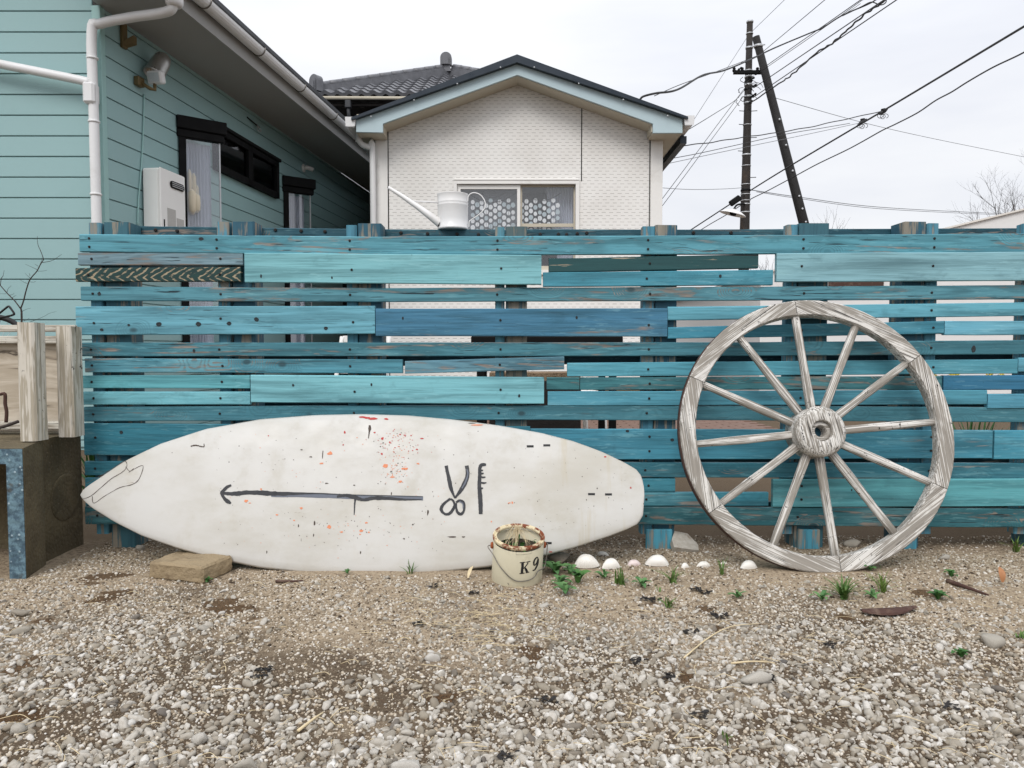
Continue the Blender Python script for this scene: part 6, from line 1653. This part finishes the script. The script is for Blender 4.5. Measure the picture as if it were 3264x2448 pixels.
def s_fine(x, y, r): return float(np.clip(r.lognormal(math.log(.0031), .35), .0016, .0056))
gme = scatter('gravel', 19000, s_med, BM1, 1, dens=d_med)
g1 = put('gravel', gme); tag(g1, 'pale loose gravel stones scattered over the sandy ground', 'gravel', kind='stuff')
ICO = []
for s in range(8):
    import bmesh
    b = bmesh.new(); bmesh.ops.create_icosphere(b, subdivisions=1, radius=1); b.verts.index_update(); r_ = random.Random(s + 90)
    ICO.append((np.array([(v.co * r_.uniform(.7, 1.15))[:] for v in b.verts]), np.array([[v.index for v in f.verts] for f in b.faces]))); b.free()
g2_ = put('fine_gravel', scatter('fine_gravel', 50000, s_fine, ICO, 2, dens=d_fine, mat='grit_stone')); tag(g2_, 'fine gritty gravel filling the ground between the larger stones', 'gravel', kind='stuff')

def d_sm(x, y):
    d = .5 + .8 * mnoise.noise((x * 2.3, y * 3.1, 4.0)); d *= 1 - .8 * spotval(SPOTW, x, y); d *= 1 - .45 * spotval(SAND, x, y); return max(.05, min(1, d))
def s_sm(x, y, r): return float(np.clip(r.lognormal(math.log(.0044), .32), .0028, .0085))
g3_ = put('gravel', scatter('gravel_chips', 11000, s_sm, BM0, 5, ymin=1.75, ymax=2.72, dens=d_sm, mat='grit_stone')); tag(g3_, 'small pale stone chips strewn along the foot of the board and wheel', 'gravel', kind='stuff')

# ------------------------------------------------------------------ weeds, grass, litter
def rosette(px, py, wpx, nleaf, label, seed, mesh=0, tilt=.28):
    p = gp(px, py); s0 = wpx * p.y / FPX * .95; rd = random.Random(seed)
    root = empty('weed', (p.x, p.y, gz(p.x, p.y)), label, 'plant', 'weeds on the gravel')
    for i in range(nleaf):
        inner = i >= nleaf * .6
        a = 2 * PI * i * .382 + rd.uniform(-.2, .2); s = s0 * (rd.uniform(.8, 1.15) if not inner else rd.uniform(.45, .7))
        o = put('leaf', LM[mesh if not inner else (mesh + 1) % 2 if mesh < 2 else 2], root, WP[root] + Vector((rd.gauss(0, .002), rd.gauss(0, .002), .004 + (.006 if inner else 0))))
        o.scale = (s, s, s); o.rotation_euler = (rd.uniform(-.15, .15), -(tilt if not inner else tilt + .5) + rd.uniform(-.2, .2), a)
    return root
ZS2 = lambda x, y: (1700 + .3617 * x, 1650 + .3617 * y)
rosette(*ZS2(190, 490), 62, 11, 'broad-leaved grey-green weed closest to the paint can', 1)
rosette(*ZS2(398, 575), 50, 14, 'dense bright green weed clump before the ribbed cockle shell', 2, 2, .6)
rosette(*ZS2(235, 585), 46, 9, 'dark green weed below the one nearest the paint can', 3)
rosette(*ZS2(280, 665), 56, 10, 'pale green weed lowest of the group by the paint can', 4)
rosette(*ZS2(320, 500), 40, 8, 'small weed between the clump and the paint can', 5)
rosette(*ZS2(620, 530), 36, 8, 'tiny weed below the second ribbed shell', 6)
rosette(*ZS2(955, 615), 44, 9, 'flat grey-green weed below the pinkish clam', 7, 1, .15)
rosette(*ZS2(1800, 700), 34, 8, 'tiny green weed on the gravel left of the grass tuft', 8)
rosette(2990, 1915, 44, 10, 'low leafy weed at the right near the dead bark', 9, 2)
rosette(2774, 1822, 30, 8, 'small pale weed at the right foot of the wheel', 10)
rosette(2780, 1900, 34, 8, 'small light green weed under the big grass tuft', 11)
rosette(2620, 1912, 40, 9, 'grey-green weed left of the big grass tuft', 12, 1, .2)
rosette(3060, 2102, 36, 9, 'yellowish weed among stones at the right', 13, 2)
rosette(664, 1858, 24, 8, 'tiny green sprig beside the stone brick', 14, 2)
rosette(1106, 1832, 20, 7, 'tiny green sprig under the surfboard edge', 15, 2)
rosette(3030, 1842, 30, 8, 'dark little weed right of the wheel on the sand', 16, 2)
def tuft(px, py, wpx, hpx, n, label, seed):
    p = gp(px, py); k = p.y / FPX; rd = random.Random(seed); m = MB(); m.smooth = True
    z0 = gz(p.x, p.y)
    for i in range(n):
        a = rd.uniform(0, 2 * PI); sp = rd.uniform(.15, 1.0) * wpx * k; h = hpx * k * rd.uniform(.7, 1.45); w = rd.uniform(.0020, .0032)
        b = Vector((p.x + rd.gauss(0, .005), p.y + rd.gauss(0, .005), z0)); d = Vector((math.cos(a), math.sin(a), 0)); sd = Vector((-d.y, d.x, 0))
        vs = []
        for j in range(5):
            t = j / 4; q = b + d * sp * t ** 1.7 + Vector((0, 0, h * (t - .22 * t * t * (sp / (wpx * k * .5)))))
            ww = w * (1 - t ** 3 * .85); vs += [q - sd * ww, q + Vector((0, 0, .0004)) + d * .0003, q + sd * ww]
        m.add(vs, [f for j in range(4) for f in ((3 * j, 3 * j + 3, 3 * j + 4, 3 * j + 1), (3 * j + 1, 3 * j + 4, 3 * j + 5, 3 * j + 2))])
    o = m.build('grass_tuft', 'grass_blade', None); return tag(o, label, 'grass', 'grass tufts on the gravel')
tuft(2688, 1903, 92, 62, 60, 'largest green grass tuft before the right of the wheel', 1)
tuft(2812, 1884, 64, 66, 26, 'tall thin grass tuft right of the largest tuft', 2)
tuft(1980, 1862, 44, 52, 16, 'thin grass tuft below the second ribbed shell', 3)
tuft(2140, 1855, 80, 50, 18, 'sparse spreading grass tuft below the big smooth clam', 4)
tuft(2300, 1830, 40, 56, 8, 'few upright grass blades beside the tiniest shell', 5)
tuft(2130, 1932, 44, 30, 14, 'short grass tuft on the dark hollows right of centre', 6)
tuft(1310, 1828, 40, 44, 7, 'few dark grass blades against the surfboard bottom', 7)
tuft(2100, 1885, 14, 26, 4, 'pair of tiny grass blades below the spreading tuft', 8)
tuft(3240, 1760, 60, 50, 18, 'grass under the fence at the right edge', 9)
tuft(2310, 2380, 24, 40, 6, 'little grass blades in the lower gravel right of centre', 10)
tuft(3255, 2030, 40, 20, 12, 'grass at the right edge beyond the flat slab', 11)
# dry straw and twigs
rd = random.Random(13); m = MB()
for i in range(420):
    if i < 150: x0, y0 = rd.gauss(1560, 130), rd.gauss(1960, 50)
    else: x0, y0 = rd.uniform(0, 3264), rd.uniform(1850, 2440)
    p = gp(x0, y0)
    if blocked(p.x, p.y): continue
    a = rd.uniform(0, PI); L = rd.uniform(.015, .075); d = Vector((math.cos(a), math.sin(a) * .8, 0)); c = Vector((rd.gauss(0, .006), rd.gauss(0, .006), 0))
    z = gz(p.x, p.y) + .006 + rd.uniform(0, .006)
    m.tube(spline([p - d * L / 2 + Vector((0, 0, z)), p + c + Vector((0, 0, z + rd.uniform(0, .006))), p + d * L / 2 + Vector((0, 0, z - .003))], 3), rd.uniform(.0004, .0009), 4)
tag(m.build('dry_straw', 'straw', None), 'thin dry straw and stalks strewn over the gravel', 'straw', kind='stuff')
def litter(pts, r0, mat, label, name='twig', lift=.006, cat='twig', n=6):
    P = [gp(*p) for p in pts]; P = spline([Vector((p.x, p.y, gz(p.x, p.y) + lift + (.004 if 0 < i < len(P) - 1 else 0))) for i, p in enumerate(P)], 5); k = len(P)
    o = MB().tube(P, [r0 * (1 - .6 * i / (k - 1)) for i in range(k)], n).build(name, mat, None); return tag(o, label, cat)
litter([(2180, 2100), (2260, 2040), (2330, 2005), (2420, 1990)], .0022, 'straw', 'long bent dry stalk across the dark hollows right of centre')
litter([(1540, 1795), (1575, 1822), (1600, 1850), (1622, 1872)], .0020, 'twig_bark', 'dark bent twig against the foot of the paint can', lift=.012)
litter([(2330, 2118), (2400, 2122), (2470, 2125)], .0028, 'straw', 'pale flat stick above the lumpy beige stone')
litter([(950, 2345), (1000, 2310), (1030, 2280)], .0035, 'straw', 'pale split stick on the gravel below the sandy patch')
litter([(880, 1858), (930, 1862), (966, 1856)], .005, 'dead_bark', 'brown bark strip below the surfboard left of centre', 'bark_strip', cat='bark')
litter([(3020, 1860), (3080, 1885), (3150, 1905)], .008, 'dead_bark', 'dark reddish bark lying at the right before the fence', 'bark_strip', cat='bark')
# the curved piece of dead bark at the right
bw = MB(); P = [gp(x, y) for x, y in ((2745, 1955), (2800, 1958), (2860, 1955), (2920, 1942))]
P = spline([Vector((p.x, p.y, gz(p.x, p.y) + .010)) for p in P], 6); k = len(P); vs = []
for i, p in enumerate(P):
    w = .020 * math.sin(PI * min(1, .12 + .8 * i / (k - 1))) + .002
    for j in range(7):
        a = PI * j / 6; vs.append(p + Vector((0, -w * math.cos(a), w * .55 * math.sin(a) + .002 * mnoise.noise((i * .8, j * 1.3, 0)))))
bw.add(vs, [(i * 7 + j, i * 7 + 7 + j, i * 7 + 8 + j, i * 7 + j + 1) for i in range(k - 1) for j in range(6)] + [tuple(range(7)), tuple((k - 1) * 7 + j for j in range(7))])
tag(bw.build('driftwood', 'dead_bark', None), 'curved reddish-brown piece of dead bark right of the grass tuft', 'driftwood')
# dry leaf by the can
lf = put('dry_leaf', leaf_mesh('dry_leaf', 'straw', .05, .012, .2), None, gp(1492, 1852) + Vector((0, 0, .01)), (0, R(-40), R(70))); tag(lf, 'pale dry leaf blade standing left of the paint can', 'leaf')
lf = put('dry_leaf', leaf_mesh('dry_leaf', 'dry_leaf', .05, .02, .3), None, gp(3195, 1868) + Vector((0, 0, .012)), (0, R(-60), R(80))); tag(lf, 'upright reddish dry leaf at the right edge of the sand', 'leaf')
# black debris clumps in the hollows
rd = random.Random(55)
DEB = [(2060, 1912), (2085, 1915), (2215, 1880), (2245, 1888), (2270, 1960), (2300, 1965), (830, 2168), (840, 2150), (1325, 1992), (1390, 1872), (2195, 2015), (2130, 2160), (2030, 2110), (1510, 1890), (1740, 2240), (2650, 2070), (2440, 2172), (2235, 2300), (1610, 2420), (3030, 2268)]
for i, (px, py) in enumerate(DEB):
    p = gp(px, py); m = MB(); m.smooth = False
    for j in range(11):
        c = p + Vector((rd.gauss(0, .011), rd.gauss(0, .008), gz(p.x, p.y) + .004 + rd.uniform(0, .006))); a = rd.uniform(0, 6.28); L, w = rd.uniform(.003, .009), rd.uniform(.002, .004); d = Vector((math.cos(a), math.sin(a), rd.uniform(-.3, .5))); s = Vector((-math.sin(a), math.cos(a), rd.uniform(-.4, .4)))
        vs = [c - d * L - s * w, c + d * L - s * w * .5, c + d * L * .7 + s * w, c - d * L * .8 + s * w]
        m.add(vs + [v + Vector((0, 0, .0012)) for v in vs], [(0, 1, 2, 3), (7, 6, 5, 4), (0, 4, 5, 1), (1, 5, 6, 2), (2, 6, 7, 3), (3, 7, 4, 0)])
    tag(m.build('dead_leaves', 'debris_black', None), 'small clump of blackened dead leaves on the gravel', 'leaves', 'blackened leaf clumps on the gravel')

# ------------------------------------------------------------------ garden behind the fence, seen through the gaps
ter = empty('brick_terrace', (.9, 7, 0)); tag(ter, 'brown brick terrace behind the fence seen below the planks', 'terrace', kind='structure')
MB().box(-.3, 2.4, 6.0, 8.0, -.05, .006).build('mortar_bed', 'aged_concrete', ter)
pv = MB().bbox(-.098, .098, -.048, .048, -.02, .02, .004).mesh('paver', 'paver_brown')
for j in range(19):
    for i in range(13): put('paver', pv, ter, (-.2 + i * .205 + (.1 if j % 2 else 0), 6.05 + j * .104, .004 + random.uniform(-.002, .002)))
def chair(x, y, rz, label):
    c = empty('garden_chair', (x, y, 0), label, 'chair', 'white garden chairs'); Mc = Matrix.Translation((x, y, 0)) @ Matrix.Rotation(rz, 4, 'Z')
    for sx in (-1, 1):
        for sy in (-1, 1): MB().tube([Mc @ Vector((sx * .21, sy * .2, 0)), Mc @ Vector((sx * .19, sy * .18, .44))], .019, 8).build('leg', 'chair_white', c)
        MB().tube(spline([Mc @ Vector(p) for p in ((sx * .2, .19, .44), (sx * .21, .24, .62), (sx * .2, .28, .84))], 4), .015, 8).build('back_post', 'chair_white', c)
    for i in range(6): MB().bbox(-.22, .22, -.2 + i * .068, -.145 + i * .068, .442, .46, .003, Mc).build('seat_slat', 'chair_white', c)
    for i in range(5): MB().bbox(-.2, .2, .235 + i * .012, .25 + i * .012, .52 + i * .07, .565 + i * .07, .003, Mc).build('back_slat', 'chair_white', c)
chair(at(1810, 1350, 5.2).x, 5.2, .25, 'white garden chair behind the fence, its legs above the brick terrace')
chair(at(1060, 1080, 4.6).x, 4.7, -.5, 'white slatted garden chair behind the fence in front of the alley')
tb = empty('garden_table', (at(1740, 1080, 4.4).x, 4.4, 0), 'black garden table behind the fence planks', 'table')
zt = at(1740, 1074, 4.4).z; xa, xb = at(1510, 1080, 4.4).x, at(1962, 1080, 4.4).x
MB().bbox(xa, xb, 4.1, 4.7, zt - .05, zt, .006).build('table_top', 'black_frame', tb)
for x in (xa + .05, xb - .05):
    for y in (4.15, 4.65): MB().bbox(x - .02, x + .02, y - .02, y + .02, 0, zt - .051, .003).build('leg', 'black_frame', tb)
pb = empty('planter_box', (at(1750, 1190, 3.9).x, 3.9, 0), 'timber planter box full of sandy soil behind the fence', 'planter')
zt = at(1750, 1189, 3.7).z; xa, xb = at(1560, 1190, 3.7).x, at(1850, 1190, 3.7).x
for i in range(4): MB().bbox(xa, xb, 3.66, 3.69, .02 + i * zt / 4.2, zt / 4.4 + i * zt / 4.2, .003).build('board', 'dark_timber', pb)
MB().box(xa, xb, 3.692, 4.0, .01, zt).build('soil', 'sandy_soil', pb)
for i, (px, d, h) in enumerate(((300, 3.4, .45), (960, 3.5, .5), (3100, 3.3, .52), (2985, 3.4, .64), (3120, 3.5, .63), (3230, 3.3, .45))):
    x = at(px, 1000, d).x; rd = random.Random(i); root = empty('leafy_plant', (x, d, 0), ('dark leafy plant behind the left end of the fence', 'leafy plant behind the fence near the white chair', 'leafy plant behind the fence at the lower right', 'daffodil clump behind the fence right of the wheel', 'second daffodil clump behind the fence further right', 'leafy plant behind the fence at the right edge')[i], 'plant')
    m = MB(); m.smooth = True
    for j in range(46):
        a = rd.uniform(0, 6.28); sp = rd.uniform(.02, .14); hh = h * rd.uniform(.5, 1.0); w = rd.uniform(.005, .010); d_ = Vector((math.cos(a), math.sin(a), 0)); sd = Vector((-d_.y, d_.x, 0)); b = Vector((x + rd.gauss(0, .02), d + rd.gauss(0, .02), 0)); vs = []
        for q in range(6):
            t = q / 5; c = b + d_ * sp * t * t * 1.4 + Vector((0, 0, hh * (t - .15 * t * t))); ww = w * math.sin(PI * (.12 + .86 * t)); vs += [c - sd * ww, c + sd * ww]
        m.add(vs, [(2 * q, 2 * q + 2, 2 * q + 3, 2 * q + 1) for q in range(5)])
    m.build('foliage', 'weed_leaf_dark', root)
    if i in (3, 4):
        f = MB()
        for j in range(5):
            c = Vector((x + rd.uniform(-.1, .1), d - .02 + rd.uniform(-.03, .03), h * rd.uniform(.96, 1.02)))
            for q in range(6):
                a = q * PI / 3; f.add([c, c + Vector((.014 * math.cos(a - .4), -.004, .014 * math.sin(a - .4))), c + Vector((.024 * math.cos(a), .002, .024 * math.sin(a))), c + Vector((.014 * math.cos(a + .4), -.004, .014 * math.sin(a + .4)))], [(0, 1, 2, 3)])
            f.lathe([(.006, 0), (.009, .014), (.006, .013)], 8, mat=Matrix.Translation(c) @ Matrix.Rotation(R(90), 4, 'X'))
        f.build('flowers', 'petal_yellow', root)['kind'] = 'stuff'
